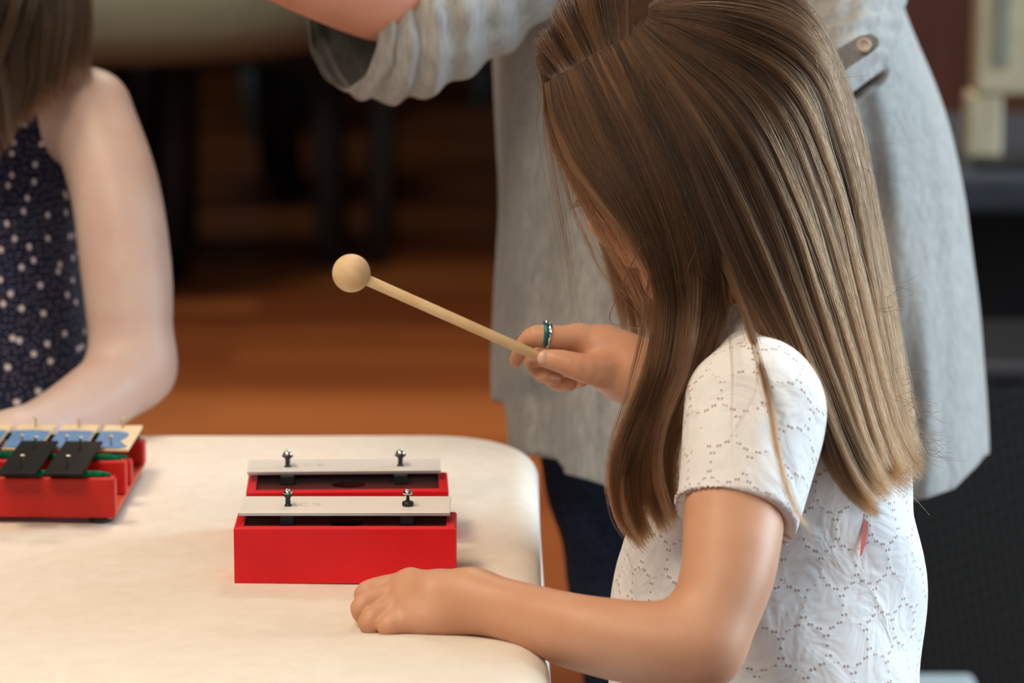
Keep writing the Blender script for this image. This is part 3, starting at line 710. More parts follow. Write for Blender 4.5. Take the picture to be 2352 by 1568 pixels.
# ================================================================== GLOCKENSPIEL at the left
def glock():
    ox, oy = XY(262, 2.69), 2.61
    r = empty('glockenspiel', (ox, oy, TZ+.0006), -.042); tag(r, 'red-framed glockenspiel with black and cream bars before the fair girl', 'glockenspiel')
    L = .36
    bm = bmesh.new(); bbox(bm, -L, 0, .0, .158, .0045, .0085, .001); obj('base_board', bm, M_BASE, r)
    for x in (-.012, -.20, -.345):
        for y in (.012, .146):
            bm = bmesh.new(); lathe(bm, [(0, 0), (.009, 0), (.0095, .001), (.009, .0045), (0, .0045)], (x, y, 0), 16); obj('rubber_foot', bm, M_RUBBER, r, True)
    for (xa, xb, y, h0, th) in ((-L, .0005, -.001, .0350, .012), (-L, .001, .052, .0350, .009), (-L, .001, .082, .0285, .008), (-L, .002, .142, .0285, .012)):
        bm = bmesh.new(); bbox(bm, xa, xb, y, y+th, .0085 if y > 0 else .0042, h0, .0022, 3)
        rl = obj('rail', bm, M_RED2, r)
        bm = bmesh.new(); n = 40; pts = [(xa+.004+(xb-.008-xa)*i/n, y+th/2+.001*math.sin(i*1.3), h0+.0015+.0008*math.sin(i*.9)) for i in range(n+1)]
        tube(bm, pts, [.0015 if i in (0, n) else .0030+.0005*math.sin(i*2.1) for i in range(n+1)], 10); obj('felt_strip', bm, M_FELT, rl, True)
    z = .0405
    def bar(name, x0, x1, y0, y1, zz, m, pins, tape=None, label=None):
        bm = bmesh.new(); bbox(bm, x0, x1, y0, y1, zz, zz+.0022, .0004, 1); b = obj(name, bm, m, r)
        if label: b['label'] = label
        for (px_, py_) in pins:
            bm = bmesh.new(); lathe(bm, [(0, 0), (.0008, 0), (.0008, .0075), (.0019, .0080), (.0019, .0090), (0, .0093)], (px_, py_, zz+.0020), 12); obj('pin', bm, M_BRASS, b, True)
        if tape:
            bm = bmesh.new(); n = 18; ya, yb = tape; A_, B_ = [], []
            rr = random.Random(int(x0*-9999))
            last = label is not None and 'right end' in label
            pts = [(x0+.0006, ya), (x1-.0006 if not last else x1-.007, ya)]
            if last: pts += [(x1-.002, ya+.006), (x1-.0085, ya+.02), (x1-.0095, ya+.027), (x1-.0065, ya+.036), (x1-.0058, ya+.044), (x1-.0080, ya+.050), (x1-.013, yb-.002), (x1-.018, yb)]
            else: pts += [(x1-.0006, yb-.002), ((x0+x1)/2, yb+.001)]
            pts += [(x0+.0006, yb-.001)]
            lo = [bm.verts.new((p[0], p[1], zz+.0024)) for p in pts]; hi = [bm.verts.new((p[0], p[1], zz+.0029)) for p in pts]
            bm.faces.new(hi); bm.faces.new(list(reversed(lo)))
            for k in range(len(pts)): bm.faces.new((lo[k], lo[(k+1) % len(pts)], hi[(k+1) % len(pts)], hi[k]))
            bmesh.ops.recalc_face_normals(bm, faces=bm.faces); obj('blue_tape', bm, M_TAPE, b)
        return b
    w = .0284; p = .0338
    xr = XY(186, 2.66)-ox
    for i in range(5):
        x1 = xr-i*p if i < 2 else xr-(i+1)*p
        bar('black_bar', x1-w, x1, -.018, .083, z, M_BLACKBAR, ((x1-w/2+.001, .002), (x1-w/2+.001, .060)))
    xr2 = XY(301, 2.74)-ox-.0085
    for i in range(7):
        x1 = xr2-i*p*1.0
        bar('cream_bar', x1-w-.0005, x1, .081, .159, z-.0055, M_CREAMBAR, ((x1-w/2, .148), (x1-w/2, .088)), (.0815, .137), 'cream bar at the right end, its blue tape torn' if i == 0 else None)
glock()
# ================================================================== MALLET
a = P(807, 627, 2.60); b = P(1246, 822, 2.618); dirv = N(b-a)
r = empty('mallet', V(a)); tag(r, 'pale wooden mallet with a round ball head held in the girl\'s raised hand', 'mallet')
bm = bmesh.new(); bmesh.ops.create_uvsphere(bm, u_segments=48, v_segments=32, radius=.01365); obj('mallet_head', bm, M_BALL, r, True)
bm = bmesh.new(); Lm = np.linalg.norm(b-a)+.045
tube(bm, [dirv*s_ for s_ in (.011, .013, Lm*.5, Lm)], [.0033, .0039, .0038, .0037], 20); obj('stick', bm, M_STICK, r, True)
# ================================================================== GIRL WITH LONG HAIR (near)
girl = SDF()
HD = 2.57
yaw, pit = math.radians(33), math.radians(28)
fH = np.array([-math.cos(yaw), math.sin(yaw), 0]); fv = N(fH*math.cos(pit)+np.array([0, 0, -1])*math.sin(pit))
sv = N(np.cross([0, 0, 1], fH)); uv_ = N(np.cross(fv, sv))
if uv_[2] < 0: uv_ = -uv_
sv = N(np.cross(uv_, fv))      # her left: towards the camera
HC = P(1585, 250, HD)
def H(f, u, s_): return HC + f*fv + u*uv_ + s_*sv
HR = np.stack([fv, uv_, sv])
girl.ell(H(-.004, .015, 0), (.090, .080, .070), HR, .01)
girl.ell(H(.038, .018, 0), (.054, .058, .058), HR, .015)
girl.ell(H(.036, -.050, 0), (.054, .066, .054), HR, .02)
for q in (-1, 1):
    girl.cap(H(-.004, -.062, q*.047), H(.068, -.104, q*.012), .015, .013, .02)
    girl.cap(H(.078, .001, q*.038), H(.089, .002, q*.012), .011, .010, .014)
    girl.ell(H(.068, -.050, q*.032), (.022, .026, .024), HR, .014)
    girl.ell(H(.099, -.018, q*.030), (.013, .011, .014), HR, .008, 's')
    girl.ell(H(.0795, -.019, q*.030), (.0125, .0115, .0135), HR, .003)
    girl.ell(H(-.006, -.022, q*.071), (.017, .029, .007), HR, .005)
    girl.cap(H(.099, -.046, q*.008), H(.099, -.046, q*.009), .0055, .0055, .005)
girl.cap(H(.088, -.008, 0), H(.108, -.044, 0), .0065, .0085, .008)
girl.cap(H(.090, -.068, -.014), H(.090, -.068, .014), .0055, .0055, .006)
girl.cap(H(.088, -.078, -.011), H(.088, -.078, .011), .0060, .0060, .006)
girl.cap(H(.072, -.102, 0), H(.074, -.102, 0), .014, .014, .014)
girl.cap(H(-.030, -.075, 0), P(1735, 800, 2.565), .036, .040, .02)
# trunk (under the blouse)
girl.chain([P(1745, 880, 2.56), P(1770, 1050, 2.56), P(1768, 1320, 2.56), P(1765, 1620, 2.56), P(1765, 1800, 2.57)], [.058, .078, .086, .092, .088], .03)
girl.cap(P(1715, 905, 2.475), P(1800, 890, 2.655), .038, .038, .02)
# legs down to the floor, feet
hipL, hipR = P(1750, 1850, 2.525), P(1785, 1850, 2.605)
for hp, dx in ((hipL, 0), (hipR, .02)):
    kn = np.array([hp[0]-.01+dx, hp[1], .31]); an = np.array([hp[0]+.01+dx, hp[1], .055])
    girl.chain([hp, kn, an], [.062, .042, .026], .02)
    girl.cap(an+np.array([.01, 0, -.025]), an+np.array([-.12, .02, -.035]), .026, .018, .015, (0, 0, 1), .8)
# left arm, resting on the table
def rr(px_, d): return px_*d/FPX
SH = P(1722, 915, 2.44); EL = P(1610, 1484, 2.352); WR = P(1085, 1379, 2.416)
girl.chain([SH, P(1700, 1080, 2.415), P(1686, 1190, 2.395), P(1668, 1330, 2.37), EL], [.034, rr(118, 2.4), rr(119, 2.39), rr(110, 2.37), rr(99, 2.35)], .012)
girl.chain([EL, P(1500, 1481, 2.352), P(1330, 1452, 2.365), P(1190, 1408, 2.396), WR], [rr(97, 2.35), rr(101, 2.35), rr(90, 2.36), rr(76, 2.38), rr(68, 2.40)], .012)
# left hand, palm down, half-closed
hn = N(P(0, 0, 2.4)-P(0, 60, 2.375))
def C(px_, py_, d): return P(px_, py_+4, d+.021)
girl.cap(WR, C(1010, 1378, 2.405), rr(68, 2.4), rr(76, 2.4), .012)
for (mx_, my_, md, r0) in ((945, 1342, 2.428, 44), (935, 1362, 2.420, 44), (938, 1388, 2.411, 42), (955, 1408, 2.402, 38)):
    girl.cap(C(1035, 1380, 2.412), C(mx_, my_, md), rr(54, 2.4), rr(r0, 2.4), .010)
LF = [[(932, 1338, 2.432), (868, 1348, 2.432), (838, 1362, 2.430), (852, 1398, 2.434), (880, 1410, 2.434)],
      [(918, 1360, 2.421), (862, 1374, 2.418), (831, 1392, 2.414), (846, 1420, 2.418), (876, 1428, 2.420)],
      [(922, 1386, 2.411), (880, 1404, 2.405), (850, 1424, 2.400), (864, 1442, 2.405), (896, 1442, 2.410)],
      [(938, 1412, 2.402), (912, 1424, 2.396), (890, 1434, 2.391), (900, 1444, 2.395), (930, 1444, 2.400)]]
LR = [[31, 28, 26, 22, 19], [32, 29, 27, 22, 19], [31, 29, 28, 20, 16], [28, 26, 25, 17, 14]]
for f_, r_ in zip(LF, LR):
    girl.chain([C(*q) for q in f_], [rr(x, 2.41) for x in r_], .0028)
girl.chain([C(1040, 1395, 2.425), C(975, 1405, 2.445), C(915, 1405, 2.452), C(885, 1400, 2.452)], [rr(42, 2.4), rr(32, 2.4), rr(27, 2.4), rr(22, 2.4)], .006)   # thumb on the far side
girl.ell(C(990, 1416, 2.397), (.0235, .016, .0108), None, .012)
def C(px_, py_, d): return P(px_, py_, d)
# right arm holding the mallet
SR = P(1795, 905, 2.66)
girl.chain([SR, P(1760, 1080, 2.70), P(1700, 1120, 2.70)], [.034, .031, .029], .012)
girl.chain([P(1700, 1120, 2.70), P(1590, 960, 2.675), P(1500, 868, 2.645), P(1450, 850, 2.635)], [.029, .027, rr(78, 2.64), rr(72, 2.64)], .012)
hb = [(1450, 848, 2.635), (1385, 812, 2.635)]
girl.cap(C(1450, 842, 2.635), C(1392, 800, 2.637), rr(66, 2.63), rr(52, 2.63), .012)
girl.cap(C(1450, 862, 2.640), C(1385, 845, 2.645), rr(56, 2.63), rr(48, 2.63), .012)
girl.cap(C(1400, 815, 2.637), C(1325, 775, 2.632), rr(48, 2.63), rr(32, 2.63), .012)
# index finger over the stick
girl.chain([C(1330, 776, 2.631), C(1285, 776, 2.626), C(1232, 772, 2.624), C(1205, 790, 2.629), C(1187, 822, 2.637), C(1184, 828, 2.638)], [rr(x, 2.62) for x in (32, 29, 26, 20, 16, 15)], .0035)
# thumb along the near side of the stick
girl.chain([C(1400, 850, 2.625), C(1345, 846, 2.606), C(1290, 830, 2.603), C(1254, 823, 2.605)], [rr(x, 2.61) for x in (46, 34, 27, 21)], .006)
# middle, ring and little finger curled underneath
girl.chain([C(1345, 800, 2.650), C(1265, 800, 2.654), C(1226, 822, 2.652), C(1243, 855, 2.640), C(1275, 866, 2.630)], [rr(x, 2.64) for x in (32, 27, 23, 21, 18)], .003)
girl.chain([C(1360, 820, 2.662), C(1290, 830, 2.668), C(1258, 850, 2.664), C(1280, 876, 2.650), C(1308, 880, 2.640)], [rr(x, 2.64) for x in (32, 27, 23, 21, 18)], .003)
girl.chain([C(1375, 835, 2.672), C(1320, 845, 2.678), C(1298, 858, 2.674), C(1318, 874, 2.665), C(1338, 872, 2.655)], [rr(x, 2.64) for x in (28, 23, 20, 18, 16)], .003)
Vg, Fg = girl.mesh(.0016)
_dh = np.minimum(np.linalg.norm(Vg-P(930, 1385, 2.42), axis=1), np.linalg.norm(Vg-P(1290, 810, 2.64), axis=1))
_df = np.linalg.norm(Vg-H(.08, -.03, 0), axis=1)
Vg = smooth(Vg, Fg, 40, np.clip((_dh-.05)/.04, .0, 1)*np.clip((_df-.06)/.03, .0, 1), 0.5)
Vg = smooth(Vg, Fg, 2)
meg = mesh_from('person', Vg, Fg)
G1 = link('person', meg, [M_SKIN, M_SCALP], None, True)
tag(G1, 'girl with long brown hair in a white eyelet blouse holding a mallet', 'person')
# scalp faces take the dark scalp material (all of the skull above and behind the hairline)
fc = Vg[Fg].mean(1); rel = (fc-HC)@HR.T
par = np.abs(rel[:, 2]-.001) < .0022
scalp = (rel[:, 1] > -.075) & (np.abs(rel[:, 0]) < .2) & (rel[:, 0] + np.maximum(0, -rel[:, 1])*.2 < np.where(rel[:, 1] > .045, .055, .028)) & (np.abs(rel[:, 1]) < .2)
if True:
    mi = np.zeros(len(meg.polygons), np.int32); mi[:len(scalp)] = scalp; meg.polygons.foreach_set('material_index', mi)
# nails
def nail(px_, py_, d, rx, ry, rz_, ang, parent):
    bm = bmesh.new(); bmesh.ops.create_uvsphere(bm, u_segments=20, v_segments=12, radius=1)
    R_ = Matrix(((1, 0, 0), (0, math.cos(-PITCH), -math.sin(-PITCH)), (0, math.sin(-PITCH), math.cos(-PITCH)))) @ Matrix.Rotation(ang, 3, 'Y')
    c_ = V(P(px_, py_, d))
    for v in bm.verts: v.co = c_ + R_ @ Vector((v.co.x*rx, v.co.y*ry, v.co.z*rz_))
    return obj('fingernail', bm, M_NAIL, parent, True)
nail(1247, 821, 2.6000, .0038, .0022, .0044, .2, G1)
nail(1274, 866, 2.6256, .0040, .0016, .0022, .15, G1)
# ring
c_ = P(1252, 768, 2.624); ax = N(P(1232, 772, 2.624)-P(1285, 776, 2.626))
bm = bmesh.new(); ri = rr(28.5, 2.62)
lathe(bm, [(ri-.0004, -.0019), (ri+.0006, -.0019), (ri+.0009, 0), (ri+.0006, .0019), (ri-.0004, .0019), (ri-.0004, -.0019)], c_, 40, ax)
ring = obj('ring', bm, M_RING, G1, True)
bm = bmesh.new(); c2_ = c_-ax*.0024
lathe(bm, [(ri-.0002, -.0008), (ri+.0012, -.0008), (ri+.0012, .0007), (ri-.0002, .0007), (ri-.0002, -.0008)], c2_, 40, ax); obj('silver_edge', bm, M_SILVER, ring, True)
bm = bmesh.new(); q = P(1256, 741, 2.622); bmesh.ops.create_uvsphere(bm, u_segments=16, v_segments=10, radius=.0019, matrix=Matrix.Translation(V(q))); obj('ring_stone', bm, M_SILVER, ring, True)
# eyelashes (near eye)
el = []
for i in range(22):
    a_ = i/21; s_ = .019+.022*a_
    p0 = H(.0905-.004*abs(a_-.5), -.0245, s_); p1 = H(.0985, -.029, s_+.001*(a_-.5)); p2 = H(.1025, -.0275, s_+.003*(a_-.5))
    el.append(resample([p0, p1, p2], 6))
hair_object('eyelashes', [np.array(el)], M_HAIR, G1, .00012)
# ---------------- blouse
bl = SDF()
bl.chain([P(1752, 905, 2.562), P(1782, 1060, 2.560), P(1775, 1200, 2.560), P(1766, 1330, 2.560), P(1766, 1640, 2.56), P(1768, 1900, 2.57)], [.062, .094, .100, .1065, .110, .114], .03)
bl.cap(P(1718, 905, 2.475), P(1800, 885, 2.655), .042, .042, .03)
bl.cap(P(1735, 822, 2.53), P(1765, 832, 2.60), .040, .038, .03)
nT = len(bl.p)
bl.cap(P(1722, 950, 2.440), P(1680, 1240, 2.393), rr(168, 2.43), rr(143, 2.39), .012)
bl.cap(P(1800, 930, 2.665), P(1770, 1100, 2.69), .044, .040, .02)
# cut: neck hole, sleeve hem, hem
axs = N(P(1676, 1190, 2.395)-P(1712, 950, 2.438)); axs = N(axs+np.array([-.10, 0, .0]))
hemc = P(1678, 1184, 2.394)
class Blouse(SDF):
    pass
def bl_ev(X, sel=None, base=bl):
    tor = SDF(); tor.p = base.p[:nT]; sl = SDF(); sl.p = [base.p[nT]]; sl2 = SDF(); sl2.p = [base.p[nT+1]]
    d = tor.ev(X); s1 = np.maximum(sl.ev(X), (X-hemc)@axs + .0035*np.sin((X@sv)*55)); s1 = s1
    k = .010; h = np.clip(.5+.5*(d-s1)/k, 0, 1); d = d*(1-h)+s1*h-k*h*(1-h)
    s2 = sl2.ev(X); h = np.clip(.5+.5*(d-s2)/k, 0, 1); d = d*(1-h)+s2*h-k*h*(1-h)
    nk = SDF().cap(P(1690, 700, 2.565), P(1722, 800, 2.565), .047, .043).ev(X)
    d = np.maximum(d, -nk)
    # folds pulled round the waist and below the arm
    return d
bl.ev = bl_ev
def bl_disp(X):
    z = X[:, 2]; xx = X@cR; low = 1/(1+np.exp((z-.98)/.02))
    th = np.arctan2(X[:, 1]-2.62, X[:, 0]-.185)
    f = np.sin(th*9+z*24+1.3*np.sin(z*17))*.0036*low + np.sin(th*21+z*60)*.0008
    return f
_D1 = SDF.d1
lo_, hi_ = bl.bounds()
bl.p = [q for q in bl.p]
Vb, Fb = SDF.mesh(bl, .0022, bl_disp)
keep = Vb[Fb].mean(1)[:, 2] > .44
Fb = Fb[keep]
meb = mesh_from('blouse', Vb, Fb)
blo = link('blouse', meb, M_SHIRT, G1, True)
uvl = meb.uv_layers.new(name='UVMap')
fcb = Vb[Fb].mean(1); sl = SDF(); sl.p = [bl.p[nT]]; tor = SDF(); tor.p = bl.p[:nT]
isl = (sl.ev(fcb) < tor.ev(fcb)) & (sl.ev(fcb) < .01)
co = Vb[Fb]                                    # nF,4,3
cT = P(1770, 1300, 2.56)
def cyl(co, c, ax, ref, R):
    ax = N(ax); e1 = N(ref-ax*(ref@ax)); e2 = np.cross(ax, e1); q = co-c
    th = np.arctan2(q@e2, q@e1); fm = th.mean(1, keepdims=True)
    return np.stack([th*R, q@ax], -1)
ref = -cF
uvA = cyl(co, cT, np.array([0, 0, -1.0]), ref, .105); uvB = cyl(co, P(1712, 950, 2.438), axs, ref, .043)
U = np.where(isl[:, None, None], uvB+np.array([.007, .013]), uvA).astype(np.float32)
if len(meb.loops) == U.shape[0]*4: uvl.data.foreach_set('uv', U.reshape(-1))
# sleeve hem band
hem = bpy.data.meshes.new('x')
bm = bmesh.new(); e1 = N(cR-axs*(cR@axs)); e2 = np.cross(axs, e1); pts = []
# red thread ribbon at the back
bm2 = bmesh.new(); rb = []
for px_, py_, w_ in ((2000, 1150, 5), (2000, 1195, 6), (1998, 1225, 7), (1992, 1255, 6), (1986, 1282, 2)):
    rb.append((P(px_-w_, py_, 2.44), P(px_+w_, py_, 2.44)))
tt = SDF(); tt.p = bl.p[:nT]
def snap(p):
    p = np.array(p)
    for _ in range(60):
        d_ = bl_ev(p[None])[0]
        if d_ < .0035: break
        p = p + cF*max(.0008, (d_-.003)*.6)
    return p
vs = [[bm2.verts.new(V(snap(x))) for x in ab] for ab in rb]
for a_, b_ in zip(vs[:-1], vs[1:]): bm2.faces.new((a_[0], a_[1], b_[1], b_[0]))
bmesh.ops.solidify(bm2, geom=list(bm2.faces), thickness=.0008)
obj('red_ribbon_tie', bm2, plain('coral_red_ribbon', (.95, .30, .24), .6), blo)
bm.free()
# shorts below
sh = SDF(); sh.cap(P(1765, 1820, 2.565), P(1765, 1900, 2.565), .085, .085, .02)
for hp in (hipL, hipR): sh.cap(hp, np.array([hp[0]-.005, hp[1], .40]), .066, .062, .02)
Vs, Fs = sh.mesh(.005); link('shorts', mesh_from('shorts', Vs, Fs), M_DENIM, G1, True)
# ---------------- hair
A_ = [[(1248, 195, 2.530), (1262, 270, 2.515), (1310, 370, 2.490), (1385, 470, 2.480), (1450, 560, 2.478), (1500, 650, 2.475), (1502, 720), (1480, 830, 2.46), (1450, 930, 2.45), (1412, 1040, 2.44), (1403, 1130, 2.44), (1425, 1210), (1478, 1270)],
      [(1290, 168, 2.520), (1330, 280, 2.500), (1400, 420, 2.478), (1470, 560, 2.470), (1515, 700, 2.468), (1505, 840, 2.455), (1460, 970), (1420, 1090, 2.44), (1430, 1190), (1488, 1262)],
      [(1330, 146, 2.515), (1400, 290, 2.485), (1470, 440, 2.470), (1530, 590, 2.465), (1550, 720), (1530, 850, 2.452), (1480, 980), (1445, 1090), (1455, 1180), (1500, 1255)],
      [(1380, 118, 2.515), (1450, 260, 2.480), (1520, 420, 2.464), (1575, 580, 2.460), (1590, 710), (1560, 840, 2.448), (1505, 960), (1475, 1070), (1480, 1170), (1510, 1235)],
      [(1425, 94, 2.515), (1500, 250, 2.475), (1570, 420, 2.458), (1625, 580, 2.452), (1640, 690), (1605, 790, 2.445), (1545, 900, 2.428), (1510, 1010, 2.425), (1515, 1120), (1560, 1222)]]
B_ = [[(1425, 94, 2.515), (1510, 240, 2.473), (1590, 420, 2.457), (1660, 590, 2.450), (1730, 730, 2.442), (1800, 840, 2.425), (1868, 960, 2.425), (1908, 1080, 2.425), (1960, 1165, 2.428), (2035, 1203, 2.43)],
      [(1460, 74, 2.515), (1600, 260, 2.468), (1710, 470, 2.455), (1800, 680, 2.445), (1880, 870, 2.428), (1935, 1010, 2.425), (1985, 1110, 2.425), (2060, 1180, 2.43)],
      [(1478, 62, 2.515), (1690, 240, 2.475), (1810, 460, 2.463), (1890, 680, 2.455), (1955, 870, 2.440), (2000, 1010, 2.435), (2045, 1095, 2.438), (2105, 1135, 2.44)],
      [(1490, 50, 2.515), (1770, 200, 2.492), (1890, 420, 2.490), (1960, 650, 2.485), (2015, 850, 2.470), (2055, 980, 2.465), (2090, 1060, 2.465), (2140, 1090, 2.465)],
      [(1498, 38, 2.520), (1820, 140, 2.525), (1940, 350, 2.530), (2010, 600, 2.530), (2060, 820, 2.520), (2092, 950, 2.51), (2125, 1035, 2.505), (2165, 1062, 2.50)],
      [(1502, 25, 2.525), (1780, 0, 2.560), (1895, 110, 2.575), (1985, 310, 2.590), (2040, 560, 2.595), (2080, 800, 2.59), (2108, 930, 2.58), (2140, 1025, 2.57), (2160, 1050, 2.56)]]
Cc = [[(1248, 195, 2.530), (1232, 215, 2.595), (1240, 290, 2.640), (1290, 420, 2.665), (1330, 560, 2.672), (1380, 760, 2.68)],
      [(1290, 168, 2.520), (1240, 90, 2.590), (1262, 150, 2.650), (1340, 350, 2.680), (1420, 560, 2.685), (1470, 800, 2.69)],
      [(1350, 136, 2.515), (1290, 10, 2.580), (1320, 20, 2.650), (1420, 260, 2.700), (1520, 560, 2.70), (1560, 850, 2.70)],
      [(1410, 103, 2.515), (1380, -60, 2.575), (1440, -30, 2.660), (1530, 230, 2.710), (1640, 560, 2.71), (1690, 900, 2.71)],
      [(1460, 74, 2.515), (1500, -80, 2.575), (1590, -50, 2.660), (1660, 230, 2.710), (1770, 560, 2.71), (1850, 900, 2.70)],
      [(1490, 50, 2.515), (1620, -80, 2.575), (1740, -30, 2.650), (1800, 230, 2.690), (1900, 560, 2.69), (1980, 930, 2.68)],
      [(1502, 25, 2.525), (1720, -50, 2.565), (1850, 60, 2.610), (1950, 280, 2.640), (2020, 560, 2.64), (2070, 900, 2.62)]]
arr = [patch(A_, 11000, 30, thick=.018, clumps=90, clump=.9, clumpr=.0022, urange=(.33, 1), lenvar=.07, big=9, bigw=.78),
       patch(A_, 1100, 30, thick=.004, clumps=90, clump=.4, clumpr=.0018, urange=(.03, .36), lenvar=.16),
       patch(B_, 22000, 30, thick=.024, clumps=170, clump=.92, clumpr=.0022, lenvar=.06, big=24, bigw=.6),
       patch(Cc, 8000, 24, thick=.010, clumps=110, clump=.75, clumpr=.0022, urange=(.08, 1))]
# forehead fringe of fine short hairs on the temple
Tm = [[(1262, 230, 2.535), (1285, 320, 2.505), (1330, 400, 2.495), (1385, 500, 2.49)], [(1330, 190, 2.52), (1370, 330, 2.49), (1420, 440, 2.482), (1470, 570, 2.478)]]
Fv = [[(1246, 200, 2.56), (1262, 300, 2.535), (1300, 400, 2.52), (1350, 500, 2.51), (1420, 620, 2.50), (1480, 740, 2.49)], [(1262, 190, 2.55), (1320, 330, 2.50), (1390, 450, 2.485), (1450, 560, 2.482), (1500, 690, 2.48)]]
arr.append(patch(Fv, 420, 16, thick=.003, clumps=60, clump=.3, clumpr=.002, lenvar=.3))
# lay the strands on the skull: nothing sinks below the scalp
skull = SDF(); skull.ell(H(-.004, .015, 0), (.090, .080, .070), HR, .01); skull.ell(H(.038, .018, 0), (.054, .058, .058), HR, .015); skull.ell(H(.036, -.050, 0), (.050, .060, .052), HR, .02)
def on_skull(X, base=.0015, spread=.009, skull=skull, HC=HC):
    sh_ = X.shape; lay = np.repeat(RNG.uniform(0, 1, sh_[0])**1.3, sh_[1])*spread+base; t_ = np.tile(np.linspace(0, 1, sh_[1]), sh_[0]); lay = lay*np.minimum(1, .06+t_*3.5)
    Q = X.reshape(-1, 3); act = np.flatnonzero(np.linalg.norm(Q-HC, axis=1) < .135)
    for it in range(3):
        d = skull.ev(Q[act]); need = lay[act]-d; k_ = need > 0; act = act[k_]; need = need[k_]; m = act
        if not len(m): break
        q = Q[m]; f0 = d[k_]; g_ = np.stack([skull.ev(q+dv)-f0 for dv in np.eye(3)*.0004], 1); g_ /= np.maximum(np.linalg.norm(g_, axis=1), 1e-9)[:, None]
        Q[m] = q + g_*need[:, None]
    return Q.reshape(sh_)
def drape_on_skull(a_, **kw):
    p_ = on_skull(a_.copy(), **kw); d_ = p_-a_; n_ = np.linalg.norm(d_, axis=2)
    for j in range(1, a_.shape[1]):
        m_ = n_[:, j] < n_[:, j-1]*.90
        d_[m_, j] = d_[m_, j-1]*.90; n_[m_, j] = n_[m_, j-1]*.90
    for it in range(3): d_[:, 1:-1] = (d_[:, :-2]+2*d_[:, 1:-1]+d_[:, 2:])/4
    a_[:] = a_+d_
for a_ in arr: drape_on_skull(a_)
# single falling locks
def lock(pts, n, r_, lv=.1, npt=26):
    c = resample(guide(pts), npt); o = RNG.normal(0, 1, (n, 3))*r_; t = np.linspace(0, 1, npt)[None, :, None]
    X = c[None]+o[:, None, :]*(1-.55*t)*np.minimum(1, t*8+.2) + (RNG.normal(0, r_*.8, (n, 1, 3)))*(t**2)
    ln = 1-np.abs(RNG.normal(0, lv, n)); s_ = np.linspace(0, 1, npt)
    for k in range(n): X[k] = np.stack([np.interp(s_*max(.5, ln[k]), s_, X[k, :, c3]) for c3 in range(3)], 1)
    return X
arr += [lock([(1625, 500, 2.485), (1660, 590, 2.462), (1702, 695, 2.44), (1735, 800, 2.415), (1765, 910, 2.372), (1785, 1030, 2.352), (1808, 1120, 2.344), (1838, 1190, 2.345), (1875, 1230, 2.352)], 95, .0016, .06),
        lock([(1630, 500, 2.485), (1650, 600, 2.465), (1670, 720, 2.43), (1682, 850, 2.385), (1680, 1000, 2.355), (1690, 1100, 2.348), (1720, 1180, 2.345)], 5, .0006),
        lock([(1670, 560, 2.485), (1695, 650, 2.455), (1725, 780, 2.41), (1740, 880, 2.37), (1705, 960, 2.355), (1670, 1020, 2.35)], 4, .0007),
        lock([(1250, 230, 2.60), (1275, 420, 2.62), (1300, 560, 2.63), (1318, 700, 2.63), (1335, 800, 2.63)], 16, .0030),
        lock([(1255, 260, 2.60), (1300, 440, 2.61), (1340, 540, 2.615), (1390, 640, 2.62), (1470, 700, 2.62)], 10, .0012),
        lock([(1300, 300, 2.58), (1330, 480, 2.585), (1380, 600, 2.59), (1440, 680, 2.59), (1490, 740, 2.59)], 10, .0030),
        lock([(1475, 560, 2.47), (1440, 630, 2.468), (1405, 710, 2.466), (1402, 738, 2.466), (1430, 748, 2.466), (1490, 755, 2.466)], 7, .0003),
        lock([(1490, 640, 2.47), (1475, 760, 2.462), (1440, 900, 2.455), (1402, 1020, 2.45), (1392, 1120, 2.45), (1410, 1190, 2.45)], 22, .0012),
        lock([(1590, 520, 2.49), (1598, 620, 2.465), (1595, 740, 2.44), (1570, 860, 2.43), (1530, 960, 2.42), (1512, 1060, 2.415), (1530, 1160, 2.41), (1562, 1215, 2.41)], 70, .0030, .06)]
# flyaway hairs around the outline
fl = []
for i in range(380):
    t_ = random.random()
    src = random.choice((arr[0], arr[2], arr[2], arr[3])); k_ = random.randrange(len(src)); j = random.randrange(4, src.shape[1]-3)
    p0 = src[k_][j]; tg = N(src[k_][min(j+2, src.shape[1]-1)]-src[k_][j-1]); dr_ = N(tg + RNG.normal(0, .55, 3)); L_ = random.uniform(.006, .030)
    bend = RNG.normal(0, .35, 3); s_ = np.linspace(0, 1, 8)[:, None]
    outw = N(p0-P(1650, 500, 2.60))
    fl.append(p0 + outw*.001 + (dr_+outw*.25)*L_*s_ + bend*L_*s_**2*.6)
arr.append(np.array(fl))
ht = []
for i in range(90):          # wispy tips at the lower back edge
    px_, py_ = random.choice(((2150, 1050), (2120, 980), (2140, 1030), (2080, 1110), (2100, 900), (2060, 700)))
    p0 = P(px_+random.uniform(-50, 5), py_+random.uniform(-60, 20), 2.5+random.uniform(-.03, .03)); s_ = np.linspace(0, 1, 8)[:, None]
    ht.append(p0 + (N([random.uniform(.4, 1), 0, random.uniform(-.5, .3)])*random.uniform(.008, .024))*s_ + np.array([0, 0, random.uniform(-.4, .6)*.012])*s_**2)
arr.append(np.array(ht))
hair_object('hair', arr, M_HAIR, G1, .000115)
